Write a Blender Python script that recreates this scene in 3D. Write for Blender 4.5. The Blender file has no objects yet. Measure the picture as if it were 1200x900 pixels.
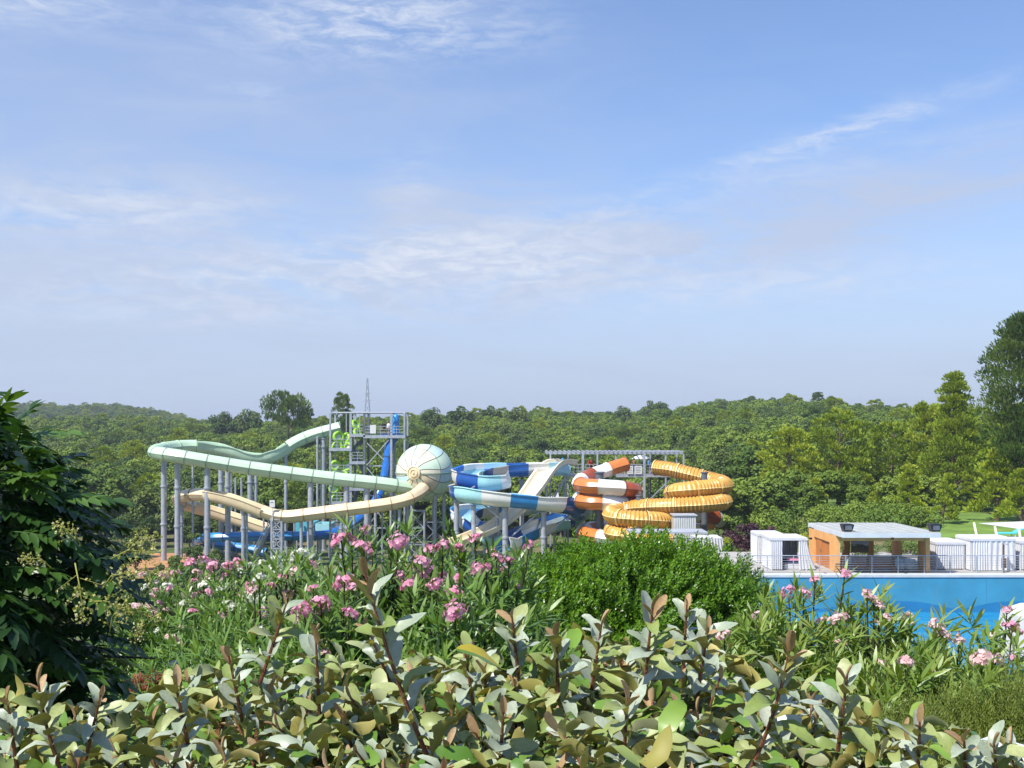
import bpy, bmesh, math, random
import numpy as np
from mathutils import Vector, Matrix, noise as mnoise
R = math.radians
rng = np.random.default_rng(7)
random.seed(7)
scene = bpy.context.scene
col = scene.collection

# ------------------------------------------------------------------ camera
FPX, CX, HZ, CAMZ = 1250.0, 600.0, 501.0, 9.0          # photo pixels (1200x900): focal length, centre, eye level
cam_d = bpy.data.cameras.new('camera'); cam = bpy.data.objects.new('camera', cam_d); col.objects.link(cam)
cam_d.sensor_fit = 'HORIZONTAL'; cam_d.sensor_width = 36; cam_d.lens = 36 * FPX / 1200
cam_d.shift_y = (HZ - 450) / 1200
cam_d.clip_start = 0.05; cam_d.clip_end = 20000
cam.location = (0, 0, CAMZ); cam.rotation_euler = (R(90), 0, 0)
scene.camera = cam
scene.render.resolution_x = 1024; scene.render.resolution_y = 768

# ------------------------------------------------------------------ world + sun
SUN = Vector((-0.55, -0.52, 1.0)).normalized()         # towards the sun
elev = math.asin(SUN.z); azim = math.atan2(SUN.x, SUN.y)
world = bpy.data.worlds.new('World'); scene.world = world; world.use_nodes = True
try: world.cycles.sampling_method = 'MANUAL'; world.cycles.sample_map_resolution = 256
except Exception: pass
nt = world.node_tree; nt.nodes.clear()
def N(t, kind, **kw):
    n = t.nodes.new(kind)
    for k, v in kw.items():
        if k.startswith('i_'): n.inputs[k[2:].replace('_', ' ')].default_value = v
        else: setattr(n, k, v)
    return n
def math_n(t, op, a, b=None, clamp=False):
    n = t.nodes.new('ShaderNodeMath'); n.operation = op; n.use_clamp = clamp
    for i, s in enumerate((a, b)):
        if s is None: continue
        if isinstance(s, (int, float)): n.inputs[i].default_value = s
        else: t.links.new(s, n.inputs[i])
    return n.outputs[0]
def ramp_n(t, fac, stops):
    n = t.nodes.new('ShaderNodeValToRGB'); e = n.color_ramp.elements
    while len(e) < len(stops): e.new(0.5)
    for el, (p, c) in zip(e, stops):
        el.position = p; el.color = (c, c, c, 1) if isinstance(c, (int, float)) else (*c, 1)
    t.links.new(fac, n.inputs[0]); return n.outputs[0]
sky = N(nt, 'ShaderNodeTexSky', sky_type='NISHITA', sun_disc=False)
sky.sun_elevation = elev; sky.sun_rotation = azim
sky.air_density = 1.0; sky.dust_density = 0.6; sky.ozone_density = 2.5; sky.altitude = 100
tc = N(nt, 'ShaderNodeTexCoord')
sep = N(nt, 'ShaderNodeSeparateXYZ'); nt.links.new(tc.outputs['Generated'], sep.inputs[0])
zc = math_n(nt, 'MAXIMUM', sep.outputs['Z'], 0.0)
az = math_n(nt, 'ARCTAN2', sep.outputs['X'], sep.outputs['Y']); el = math_n(nt, 'ARCSINE', sep.outputs['Z'])
zd = math_n(nt, 'ADD', zc, 0.10)
u = math_n(nt, 'DIVIDE', sep.outputs['X'], zd); v = math_n(nt, 'DIVIDE', sep.outputs['Y'], zd)
cmb = N(nt, 'ShaderNodeCombineXYZ'); nt.links.new(u, cmb.inputs[0]); nt.links.new(v, cmb.inputs[1])
ang = N(nt, 'ShaderNodeCombineXYZ'); nt.links.new(az, ang.inputs[0]); nt.links.new(el, ang.inputs[1])
def cloud(src, scale, rot, sx, sy, off, det, rough, dist, lo, hi):
    m = N(nt, 'ShaderNodeMapping'); m.inputs['Scale'].default_value = (sx, sy, 1); m.inputs['Rotation'].default_value = (0, 0, R(rot)); m.inputs['Location'].default_value = off
    nt.links.new(src.outputs[0], m.inputs[0])
    n = N(nt, 'ShaderNodeTexNoise', i_Scale=scale, i_Detail=det, i_Roughness=rough, i_Distortion=dist)
    nt.links.new(m.outputs[0], n.inputs['Vector'])
    return ramp_n(nt, n.outputs['Fac'], [(lo, 0.0), (hi, 1.0)])
c1 = cloud(cmb, 0.55, 14, 0.8, 1.5, (3.1, 0.4, 0), 9, 0.62, 0.9, 0.42, 0.78)     # broad veils
c2 = cloud(ang, 5.0, 8, 1.0, 4.5, (7.3, 2.2, 0), 9, 0.62, 0.9, 0.36, 0.66)      # fibrous cirrus
c3 = cloud(ang, 26.0, -6, 1.0, 3.6, (1.3, 5.2, 0), 8, 0.66, 0.6, 0.42, 0.64)     # ripples
def bank(x, y, rx, ry, tilt, k):
    """a bank of cirrus at an azimuth / elevation of the sky, soft edged"""
    a0, e0 = math.atan((x - CX) / FPX), math.atan((HZ - y) / FPX); ca, sa = math.cos(R(tilt)), math.sin(R(tilt))
    dx = math_n(nt, 'SUBTRACT', az, a0); dy = math_n(nt, 'SUBTRACT', el, e0)
    p_ = math_n(nt, 'DIVIDE', math_n(nt, 'ADD', math_n(nt, 'MULTIPLY', dx, ca), math_n(nt, 'MULTIPLY', dy, sa)), rx / FPX)
    q_ = math_n(nt, 'DIVIDE', math_n(nt, 'SUBTRACT', math_n(nt, 'MULTIPLY', dy, ca), math_n(nt, 'MULTIPLY', dx, sa)), ry / FPX)
    d2 = math_n(nt, 'ADD', math_n(nt, 'MULTIPLY', p_, p_), math_n(nt, 'MULTIPLY', q_, q_))
    return math_n(nt, 'MULTIPLY', math_n(nt, 'EXPONENT', math_n(nt, 'MULTIPLY', d2, -1.0)), k)
def total(items):
    t_ = items[0]
    for i_ in items[1:]: t_ = math_n(nt, 'ADD', t_, i_)
    return t_
veil = total([bank(300, 325, 620, 52, 3, .62), bank(540, 270, 150, 50, 16, .55), bank(470, 225, 45, 50, -25, .30), bank(900, 260, 380, 42, 9, .55), bank(130, 250, 170, 40, 2, .55)])
puff = total([bank(430, 30, 150, 34, 4, 1.1), bank(40, 28, 110, 34, 6, 1.0), bank(980, 172, 150, 13, 13, .85), bank(300, 118, 36, 8, 0, .7), bank(1140, 10, 45, 13, 4, .6), bank(560, 50, 90, 18, 6, .4), bank(400, 325, 330, 30, 3, .95), bank(130, 262, 170, 30, 2, .85), bank(560, 285, 190, 24, 5, .9), bank(850, 340, 280, 24, 2, .7), bank(640, 310, 120, 16, 4, .6), bank(250, 375, 260, 16, 1, .5), bank(480, 215, 40, 45, -20, .35), bank(860, 225, 300, 16, 8, .35)])
hz = ramp_n(nt, zc, [(0.0, 0.98), (0.06, 0.90), (0.12, 0.60), (0.18, 0.30), (0.26, 0.14), (0.6, 0.10)])  # veil thickens towards the horizon
thin = math_n(nt, 'MULTIPLY', veil, math_n(nt, 'ADD', math_n(nt, 'MULTIPLY', c2, 0.95), 0.12))
thin = math_n(nt, 'ADD', thin, math_n(nt, 'MULTIPLY', c1, math_n(nt, 'MULTIPLY', c2, 0.22)))
soft = total([bank(60, 150, 430, 120, 0, .42), bank(420, 120, 260, 70, 0, .16), bank(1000, 250, 380, 50, 6, .22)])
thin = math_n(nt, 'ADD', thin, math_n(nt, 'ADD', hz, math_n(nt, 'MULTIPLY', soft, math_n(nt, 'ADD', math_n(nt, 'MULTIPLY', c2, 0.4), 0.75))), True)
mixc = N(nt, 'ShaderNodeMix', data_type='RGBA'); tint = N(nt, 'ShaderNodeMix', data_type='RGBA', blend_type='MULTIPLY'); tint.inputs['Factor'].default_value = 1.0
tint.inputs['B'].default_value = (0.92, 1.06, 1.28, 1)
nt.links.new(sky.outputs[0], tint.inputs['A']); nt.links.new(tint.outputs['Result'], mixc.inputs['A'])
nt.links.new(math_n(nt, 'MULTIPLY', thin, 0.94), mixc.inputs['Factor']); mixc.inputs['B'].default_value = (3.55, 4.12, 5.40, 1)
mixd = N(nt, 'ShaderNodeMix', data_type='RGBA'); nt.links.new(mixc.outputs['Result'], mixd.inputs['A']); mixd.inputs['B'].default_value = (4.85, 5.3, 6.2, 1)
dens = math_n(nt, 'MULTIPLY', puff, math_n(nt, 'ADD', math_n(nt, 'MULTIPLY', c2, 0.35), math_n(nt, 'MULTIPLY', c3, 0.65)), True)
nt.links.new(dens, mixd.inputs['Factor'])
hs = mixd
bg = N(nt, 'ShaderNodeBackground'); bg.inputs['Strength'].default_value = 0.105
nt.links.new(hs.outputs['Result'], bg.inputs['Color'])
wo = N(nt, 'ShaderNodeOutputWorld'); nt.links.new(bg.outputs[0], wo.inputs['Surface'])
sun_d = bpy.data.lights.new('sun', 'SUN'); sun_d.energy = 4.6; sun_d.angle = R(0.53); sun_d.color = (1.0, 0.955, 0.88)
sun = bpy.data.objects.new('sun', sun_d); col.objects.link(sun); sun.location = (-30, -15, 60)
sun.rotation_euler = SUN.to_track_quat('Z', 'Y').to_euler()
vs = scene.view_settings; vs.view_transform = 'Standard'; vs.look = 'None'; vs.exposure = 0.52; vs.gamma = 1; vs.use_curve_mapping = False
try:
    scene.cycles.max_bounces = 6; scene.cycles.diffuse_bounces = 3; scene.cycles.glossy_bounces = 3; scene.cycles.transparent_max_bounces = 8; scene.cycles.volume_bounces = 0
except Exception: pass

# ------------------------------------------------------------------ materials
MATS = {}
def make_mat(name, c, rough=0.5, var=0.12, scale=6.0, bump=0.0, bscale=40.0, metal=0.0, spec=0.5, hue=None, coat=0.0, stretch=(1, 1, 1), dirt=None):
    m = bpy.data.materials.new(name); m.use_nodes = True; t = m.node_tree
    b = t.nodes['Principled BSDF']
    b.inputs['Roughness'].default_value = rough; b.inputs['Metallic'].default_value = metal
    b.inputs['Specular IOR Level'].default_value = spec; b.inputs['Coat Weight'].default_value = coat
    tc = N(t, 'ShaderNodeTexCoord'); mp = N(t, 'ShaderNodeMapping'); mp.inputs['Scale'].default_value = stretch
    t.links.new(tc.outputs['Object'], mp.inputs[0])
    n = N(t, 'ShaderNodeTexNoise', i_Scale=scale, i_Detail=6.0, i_Roughness=0.6); t.links.new(mp.outputs[0], n.inputs['Vector'])
    c2 = hue if hue else tuple(x * (1 - 2.2 * var) for x in c)
    mx = N(t, 'ShaderNodeMix', data_type='RGBA'); mx.inputs['A'].default_value = (*c2, 1); mx.inputs['B'].default_value = (*(min(1, x * (1 + var)) for x in c), 1)
    t.links.new(ramp_n(t, n.outputs['Fac'], [(0.3, 0.0), (0.7, 1.0)]), mx.inputs['Factor'])
    out = mx.outputs['Result']
    if dirt:                                             # streaky weathering with a shape of its own
        n2 = N(t, 'ShaderNodeTexNoise', i_Scale=2.2, i_Detail=8.0, i_Roughness=0.7); m2 = N(t, 'ShaderNodeMapping'); m2.inputs['Scale'].default_value = (1.4, 1.4, 0.35)
        t.links.new(tc.outputs['Object'], m2.inputs[0]); t.links.new(m2.outputs[0], n2.inputs['Vector'])
        mx2 = N(t, 'ShaderNodeMix', data_type='RGBA'); mx2.inputs['B'].default_value = (*dirt, 1)
        t.links.new(out, mx2.inputs['A'])
        t.links.new(ramp_n(t, n2.outputs['Fac'], [(0.52, 0.0), (0.78, 0.55)]), mx2.inputs['Factor'])
        out = mx2.outputs['Result']
    t.links.new(out, b.inputs['Base Color'])
    if bump:
        n3 = N(t, 'ShaderNodeTexNoise', i_Scale=bscale, i_Detail=4.0); t.links.new(mp.outputs[0], n3.inputs['Vector'])
        bp = N(t, 'ShaderNodeBump', i_Strength=bump, i_Distance=0.02); t.links.new(n3.outputs['Fac'], bp.inputs['Height']); t.links.new(bp.outputs[0], b.inputs['Normal'])
    MATS[name] = m; return m
def leaf_mat(name, stops, rough=0.45, trans=0.35, spec=0.4, tree_var=0.0, vein=False):
    """leaf colour varies leaf by leaf (face attribute rnd) and plant by plant (object random)"""
    m = bpy.data.materials.new(name); m.use_nodes = True; t = m.node_tree
    b = t.nodes['Principled BSDF']; o = t.nodes['Material Output']
    b.inputs['Roughness'].default_value = rough; b.inputs['Specular IOR Level'].default_value = spec
    at = N(t, 'ShaderNodeAttribute', attribute_name='rnd'); oi = N(t, 'ShaderNodeObjectInfo')
    f = math_n(t, 'ADD', math_n(t, 'MULTIPLY', at.outputs['Fac'], 1 - tree_var), math_n(t, 'MULTIPLY', oi.outputs['Random'], tree_var))
    rr = ramp_n(t, f, [(i / (len(stops) - 1), s) for i, s in enumerate(stops)])
    tcx = N(t, 'ShaderNodeTexCoord'); nn = N(t, 'ShaderNodeTexNoise', i_Scale=(11.0 if vein else 3.0), i_Detail=3.0)
    t.links.new(tcx.outputs['Object'], nn.inputs['Vector'])
    hsn = N(t, 'ShaderNodeHueSaturation'); t.links.new(rr, hsn.inputs['Color'])
    t.links.new(math_n(t, 'ADD', math_n(t, 'MULTIPLY', nn.outputs['Fac'], 0.6), 0.7), hsn.inputs['Value'])
    t.links.new(hsn.outputs[0], b.inputs['Base Color'])
    tr = N(t, 'ShaderNodeBsdfTranslucent'); h2 = N(t, 'ShaderNodeHueSaturation'); h2.inputs['Saturation'].default_value = 1.15; h2.inputs['Value'].default_value = 1.25; h2.inputs['Hue'].default_value = 0.485
    t.links.new(hsn.outputs[0], h2.inputs['Color']); t.links.new(h2.outputs[0], tr.inputs['Color'])
    ms = N(t, 'ShaderNodeMixShader'); ms.inputs[0].default_value = trans
    t.links.new(b.outputs[0], ms.inputs[1]); t.links.new(tr.outputs[0], ms.inputs[2]); t.links.new(ms.outputs[0], o.inputs['Surface'])
    MATS[name] = m; return m
make_mat('green_fibreglass', (0.52, 0.70, 0.50), 0.28, 0.05, 0.6, dirt=(0.36, 0.48, 0.33))
make_mat('green_seam', (0.26, 0.36, 0.26), 0.5)
make_mat('cream_fibreglass', (0.76, 0.62, 0.40), 0.34, 0.06, 0.6, dirt=(0.52, 0.40, 0.22))
make_mat('cream_seam', (0.42, 0.30, 0.16), 0.5)
make_mat('pale_cream', (0.80, 0.72, 0.54), 0.30, 0.05, 0.6, dirt=(0.55, 0.46, 0.30))
make_mat('pale_green', (0.60, 0.74, 0.56), 0.3, 0.06, 0.6, dirt=(0.46, 0.54, 0.40))
make_mat('pale_aqua', (0.52, 0.70, 0.70), 0.3, 0.06, 0.6, dirt=(0.36, 0.50, 0.50))
make_mat('aqua_fibreglass', (0.36, 0.66, 0.70), 0.3, 0.06, 0.6, dirt=(0.22, 0.42, 0.45))
make_mat('blue_fibreglass', (0.02, 0.16, 0.55), 0.25, 0.1, 0.8, coat=0.3)
make_mat('mid_blue', (0.03, 0.26, 0.62), 0.25, 0.1, 0.8, coat=0.3)
make_mat('dark_blue', (0.012, 0.085, 0.34), 0.25, 0.1, 0.8, coat=0.3)
make_mat('pale_blue', (0.35, 0.62, 0.78), 0.3, 0.06, 0.8)
make_mat('white_fibreglass', (0.80, 0.80, 0.77), 0.28, 0.04, 0.6, dirt=(0.55, 0.52, 0.45))
make_mat('grey_beige', (0.60, 0.56, 0.49), 0.35, 0.05, 0.6)
make_mat('blue_seam', (0.03, 0.09, 0.22), 0.5)
make_mat('orange_fibreglass', (0.44, 0.085, 0.018), 0.28, 0.14, 0.7, coat=0.3)
make_mat('light_orange', (0.66, 0.22, 0.05), 0.28, 0.12, 0.7, coat=0.3)
make_mat('orange_seam', (0.24, 0.07, 0.03), 0.5)
make_mat('yellow_fibreglass', (0.64, 0.345, 0.068), 0.34, 0.10, 0.7, dirt=(0.40, 0.18, 0.035))
make_mat('yellow_seam', (0.82, 0.60, 0.24), 0.4)
make_mat('galvanised_steel', (0.42, 0.45, 0.50), 0.42, 0.10, 3.0, metal=0.25, dirt=(0.30, 0.31, 0.33))
make_mat('dark_steel', (0.16, 0.18, 0.21), 0.45, 0.12, 3.0, metal=0.3)
make_mat('roof_steel', (0.50, 0.54, 0.62), 0.4, 0.08, 2.0, metal=0.2)
make_mat('turquoise_paint', (0.12, 0.48, 0.58), 0.4, 0.08, 1.5)
make_mat('dark_seam', (0.22, 0.23, 0.18), 0.6)
make_mat('white_paint', (0.66, 0.66, 0.66), 0.5, 0.04, 2.0, dirt=(0.6, 0.6, 0.58))
make_mat('white_cloth', (0.60, 0.60, 0.62), 0.85, 0.04, 3.0, bump=0.2, bscale=60)
make_mat('grey_cloth', (0.46, 0.46, 0.47), 0.85, 0.05, 3.0)
make_mat('orange_render', (0.80, 0.40, 0.13), 0.75, 0.06, 1.5, bump=0.25, bscale=25, dirt=(0.52, 0.25, 0.08))
make_mat('door_orange', (0.56, 0.21, 0.05), 0.6, 0.08, 2.0)
make_mat('roof_sheet', (0.42, 0.43, 0.40), 0.55, 0.10, 1.2, dirt=(0.28, 0.31, 0.31))
make_mat('fascia', (0.62, 0.64, 0.64), 0.55, 0.06, 1.2, dirt=(0.42, 0.42, 0.40))
make_mat('black_plastic', (0.012, 0.013, 0.015), 0.45, 0.1)
make_mat('pool_blue', (0.050, 0.275, 0.420), 0.55, 0.08, 0.5, bump=0.15, bscale=4, dirt=(0.10, 0.26, 0.35))
make_mat('pool_wave_blue', (0.020, 0.195, 0.40), 0.5, 0.06, 0.7)
make_mat('concrete', (0.40, 0.38, 0.35), 0.85, 0.10, 1.0, bump=0.2, bscale=20)
make_mat('coping', (0.52, 0.54, 0.55), 0.7, 0.06, 2.0)
make_mat('brown_wood', (0.16, 0.085, 0.045), 0.6, 0.15, 4.0, stretch=(1, 1, 0.2))
make_mat('bark_pine', (0.13, 0.085, 0.065), 0.9, 0.25, 3.0, bump=0.6, bscale=8, stretch=(1, 1, 0.3))
make_mat('bark_grey', (0.17, 0.15, 0.125), 0.9, 0.2, 4.0, bump=0.5, bscale=12, stretch=(1, 1, 0.3))
make_mat('stem_red', (0.20, 0.072, 0.033), 0.65, 0.2, 40.0, bump=0.3, bscale=300)
make_mat('stem_green', (0.15, 0.17, 0.045), 0.6, 0.2, 20.0)
make_mat('stem_dark', (0.055, 0.045, 0.030), 0.8, 0.2, 20.0)
make_mat('skin', (0.52, 0.27, 0.17), 0.5, 0.06, 8.0)
make_mat('skin_tan', (0.36, 0.17, 0.10), 0.5, 0.06, 8.0)
make_mat('hair', (0.025, 0.016, 0.012), 0.6, 0.2, 30.0)
for nm, c in (('cloth_navy', (0.018, 0.022, 0.075)), ('cloth_red', (0.55, 0.05, 0.035)), ('cloth_blue', (0.10, 0.28, 0.62)), ('cloth_yellow', (0.75, 0.50, 0.05)), ('cloth_black', (0.02, 0.02, 0.025)), ('cloth_white', (0.75, 0.75, 0.74)), ('cloth_aqua', (0.10, 0.62, 0.72)), ('cloth_pink', (0.72, 0.22, 0.34))):
    make_mat(nm, c, 0.85, 0.08, 10.0, bump=0.2, bscale=200)
make_mat('raft_green', (0.32, 0.62, 0.03), 0.35, 0.08, 2.0)
make_mat('raft_white', (0.72, 0.76, 0.62), 0.35, 0.05, 2.0)
make_mat('lettering', (0.10, 0.12, 0.16), 0.7)
make_mat('gravel', (0.52, 0.47, 0.41), 0.95, 0.25, 18.0, bump=0.8, bscale=30)
make_mat('earth_orange', (0.48, 0.24, 0.11), 0.95, 0.15, 0.5, bump=0.6, bscale=6)
make_mat('lawn', (0.155, 0.26, 0.035), 0.9, 0.22, 0.35, bump=0.6, bscale=8)
leaf_mat('leaf_forest', [(0.06, 0.118, 0.022), (0.12, 0.19, 0.031), (0.18, 0.26, 0.039), (0.255, 0.324, 0.05)], 0.6, 0.25, 0.2, 0.55)
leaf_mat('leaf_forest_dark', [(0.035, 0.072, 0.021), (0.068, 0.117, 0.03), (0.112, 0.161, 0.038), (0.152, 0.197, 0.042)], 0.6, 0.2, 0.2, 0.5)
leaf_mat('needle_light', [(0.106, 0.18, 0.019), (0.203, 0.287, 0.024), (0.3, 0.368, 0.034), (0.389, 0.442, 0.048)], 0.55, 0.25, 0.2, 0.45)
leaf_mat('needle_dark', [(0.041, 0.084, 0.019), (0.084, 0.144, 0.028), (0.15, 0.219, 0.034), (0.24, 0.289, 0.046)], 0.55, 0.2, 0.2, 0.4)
leaf_mat('needle_deep', [(0.022, 0.050, 0.012), (0.045, 0.090, 0.018), (0.080, 0.135, 0.024), (0.125, 0.175, 0.030)], 0.55, 0.2, 0.2, 0.3)
leaf_mat('leaf_purple', [(0.030, 0.010, 0.018), (0.055, 0.020, 0.032), (0.085, 0.034, 0.045), (0.12, 0.06, 0.06)], 0.5, 0.2, 0.3)
leaf_mat('leaf_lime', [(0.14, 0.20, 0.015), (0.24, 0.30, 0.02), (0.34, 0.38, 0.03), (0.42, 0.44, 0.04)], 0.5, 0.3, 0.3)
leaf_mat('leaf_oleander', [(0.045, 0.100, 0.022), (0.085, 0.175, 0.032), (0.140, 0.250, 0.045), (0.230, 0.335, 0.075)], 0.38, 0.28, 0.5, 0.1)
leaf_mat('leaf_oleander_yellow', [(0.070, 0.140, 0.024), (0.120, 0.210, 0.034), (0.190, 0.285, 0.048), (0.32, 0.35, 0.08)], 0.40, 0.28, 0.5, 0.1)
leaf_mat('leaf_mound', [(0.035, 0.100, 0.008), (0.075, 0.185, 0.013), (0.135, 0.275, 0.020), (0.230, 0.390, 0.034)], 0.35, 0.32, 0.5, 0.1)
leaf_mat('leaf_pinnate', [(0.016, 0.046, 0.014), (0.034, 0.088, 0.018), (0.070, 0.150, 0.026), (0.145, 0.250, 0.040)], 0.36, 0.28, 0.5, 0.5)
leaf_mat('leaf_feathery', [(0.070, 0.110, 0.020), (0.125, 0.175, 0.028), (0.185, 0.235, 0.038), (0.25, 0.275, 0.06)], 0.55, 0.3, 0.3)
leaf_mat('leaf_red', [(0.10, 0.12, 0.03), (0.20, 0.10, 0.035), (0.36, 0.10, 0.06), (0.45, 0.22, 0.12)], 0.5, 0.3, 0.4)
leaf_mat('silver_top', [(0.269, 0.336, 0.224), (0.347, 0.409, 0.291), (0.426, 0.482, 0.37), (0.549, 0.582, 0.482)], 0.42, 0.18, 0.5, 0.6, True)
leaf_mat('tan_under', [(0.319, 0.296, 0.066), (0.399, 0.365, 0.097), (0.479, 0.422, 0.137), (0.581, 0.49, 0.205)], 0.55, 0.32, 0.4, 0.6, True)
leaf_mat('olive_top', [(0.186, 0.267, 0.064), (0.267, 0.336, 0.093), (0.36, 0.406, 0.162), (0.452, 0.487, 0.255)], 0.45, 0.22, 0.5, 0.6, True)
leaf_mat('mature_top', [(0.07, 0.17, 0.022), (0.12, 0.24, 0.032), (0.18, 0.31, 0.045), (0.26, 0.37, 0.06)], 0.36, 0.22, 0.5, 0.6, True)
leaf_mat('mature_under', [(0.17, 0.21, 0.10), (0.24, 0.27, 0.13), (0.30, 0.32, 0.17), (0.36, 0.36, 0.2)], 0.5, 0.2, 0.4, 0.6, True)
leaf_mat('bud_tan', [(0.34, 0.22, 0.10), (0.42, 0.28, 0.14), (0.48, 0.34, 0.19), (0.55, 0.42, 0.26)], 0.6, 0.2, 0.3, 0.6, True)
leaf_mat('yellow_leaf', [(0.45, 0.38, 0.03), (0.55, 0.45, 0.04), (0.6, 0.48, 0.05), (0.64, 0.5, 0.08)], 0.45, 0.25, 0.4)
leaf_mat('petal_pink', [(0.66, 0.24, 0.37), (0.76, 0.35, 0.48), (0.82, 0.48, 0.58), (0.86, 0.62, 0.68)], 0.6, 0.35, 0.3, 0.3)
leaf_mat('petal_pale', [(0.70, 0.40, 0.40), (0.80, 0.54, 0.53), (0.83, 0.66, 0.63), (0.85, 0.76, 0.72)], 0.6, 0.35, 0.3, 0.3)
leaf_mat('petal_white', [(0.66, 0.68, 0.54), (0.76, 0.77, 0.66), (0.82, 0.82, 0.74), (0.86, 0.86, 0.8)], 0.6, 0.35, 0.3, 0.2)
leaf_mat('panicle', [(0.36, 0.38, 0.08), (0.50, 0.50, 0.14), (0.62, 0.60, 0.24), (0.74, 0.72, 0.42)], 0.6, 0.3, 0.3)

# ------------------------------------------------------------------ helpers
ORG = {}
def P(x, y, d):
    """photo pixel at distance d metres in front of the camera -> world point"""
    return Vector(((x - CX) / FPX * d, d, CAMZ - (y - HZ) / FPX * d))
def sstep(a, b, t):
    t = np.clip((np.asarray(t, float) - a) / (b - a), 0, 1); return t * t * (3 - 2 * t)
def props(o, label=None, cat=None, group=None, kind=None):
    if label: o['label'] = label
    if cat: o['category'] = cat
    if group: o['group'] = group
    if kind: o['kind'] = kind
    return o
def thing(name, loc, label, cat, group=None):
    o = bpy.data.objects.new(name, None); col.objects.link(o); o.location = loc; o.empty_display_size = 0.3
    ORG[o.name] = Vector(loc); return props(o, label, cat, group)
def link(name, mesh, parent=None, **kw):
    o = bpy.data.objects.new(name, mesh); col.objects.link(o)
    if parent is not None: o.parent = parent
    return props(o, **kw)
def arr_mesh(name, V, F, mats, midx=None, rnd=None, smooth=False):
    """V (n,3), F (m,k) arrays -> mesh"""
    V = np.asarray(V, np.float32); F = np.asarray(F, np.int32); me = bpy.data.meshes.new(name)
    n, k = F.shape
    me.vertices.add(len(V)); me.vertices.foreach_set('co', V.ravel())
    me.loops.add(n * k); me.loops.foreach_set('vertex_index', F.ravel())
    me.polygons.add(n); me.polygons.foreach_set('loop_start', np.arange(0, n * k, k, dtype=np.int32))
    for m in mats: me.materials.append(MATS[m])
    if midx is not None: me.polygons.foreach_set('material_index', np.asarray(midx, np.int32))
    if smooth: me.polygons.foreach_set('use_smooth', np.ones(n, bool))
    if rnd is not None:
        a = me.attributes.new('rnd', 'FLOAT', 'FACE'); a.data.foreach_set('value', np.asarray(rnd, np.float32))
    me.update(calc_edges=True); return me
def inst(bv, bf, M, T):
    """repeat a base shape: bv (n,3), bf (m,k), M (N,3,3), T (N,3)"""
    bv = np.asarray(bv, float); bf = np.asarray(bf)
    V = np.einsum('nij,vj->nvi', M, bv) + T[:, None, :]
    F = bf[None] + (np.arange(len(T)) * len(bv))[:, None, None]
    return V.reshape(-1, 3), F.reshape(-1, bf.shape[1])
def unit(a): return a / np.maximum(np.linalg.norm(a, axis=-1, keepdims=True), 1e-9)
def frames(D, Nrm, S):
    """columns: x = side, y = along D, z = normal; scaled by S (N,) or (N,3)"""
    D = unit(D); X = unit(np.cross(D, Nrm)); Z = np.cross(X, D)
    M = np.stack([X, D, Z], axis=2)
    S = np.asarray(S, float)
    return M * (S[:, None, None] if S.ndim == 1 else S[:, None, :])
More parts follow.
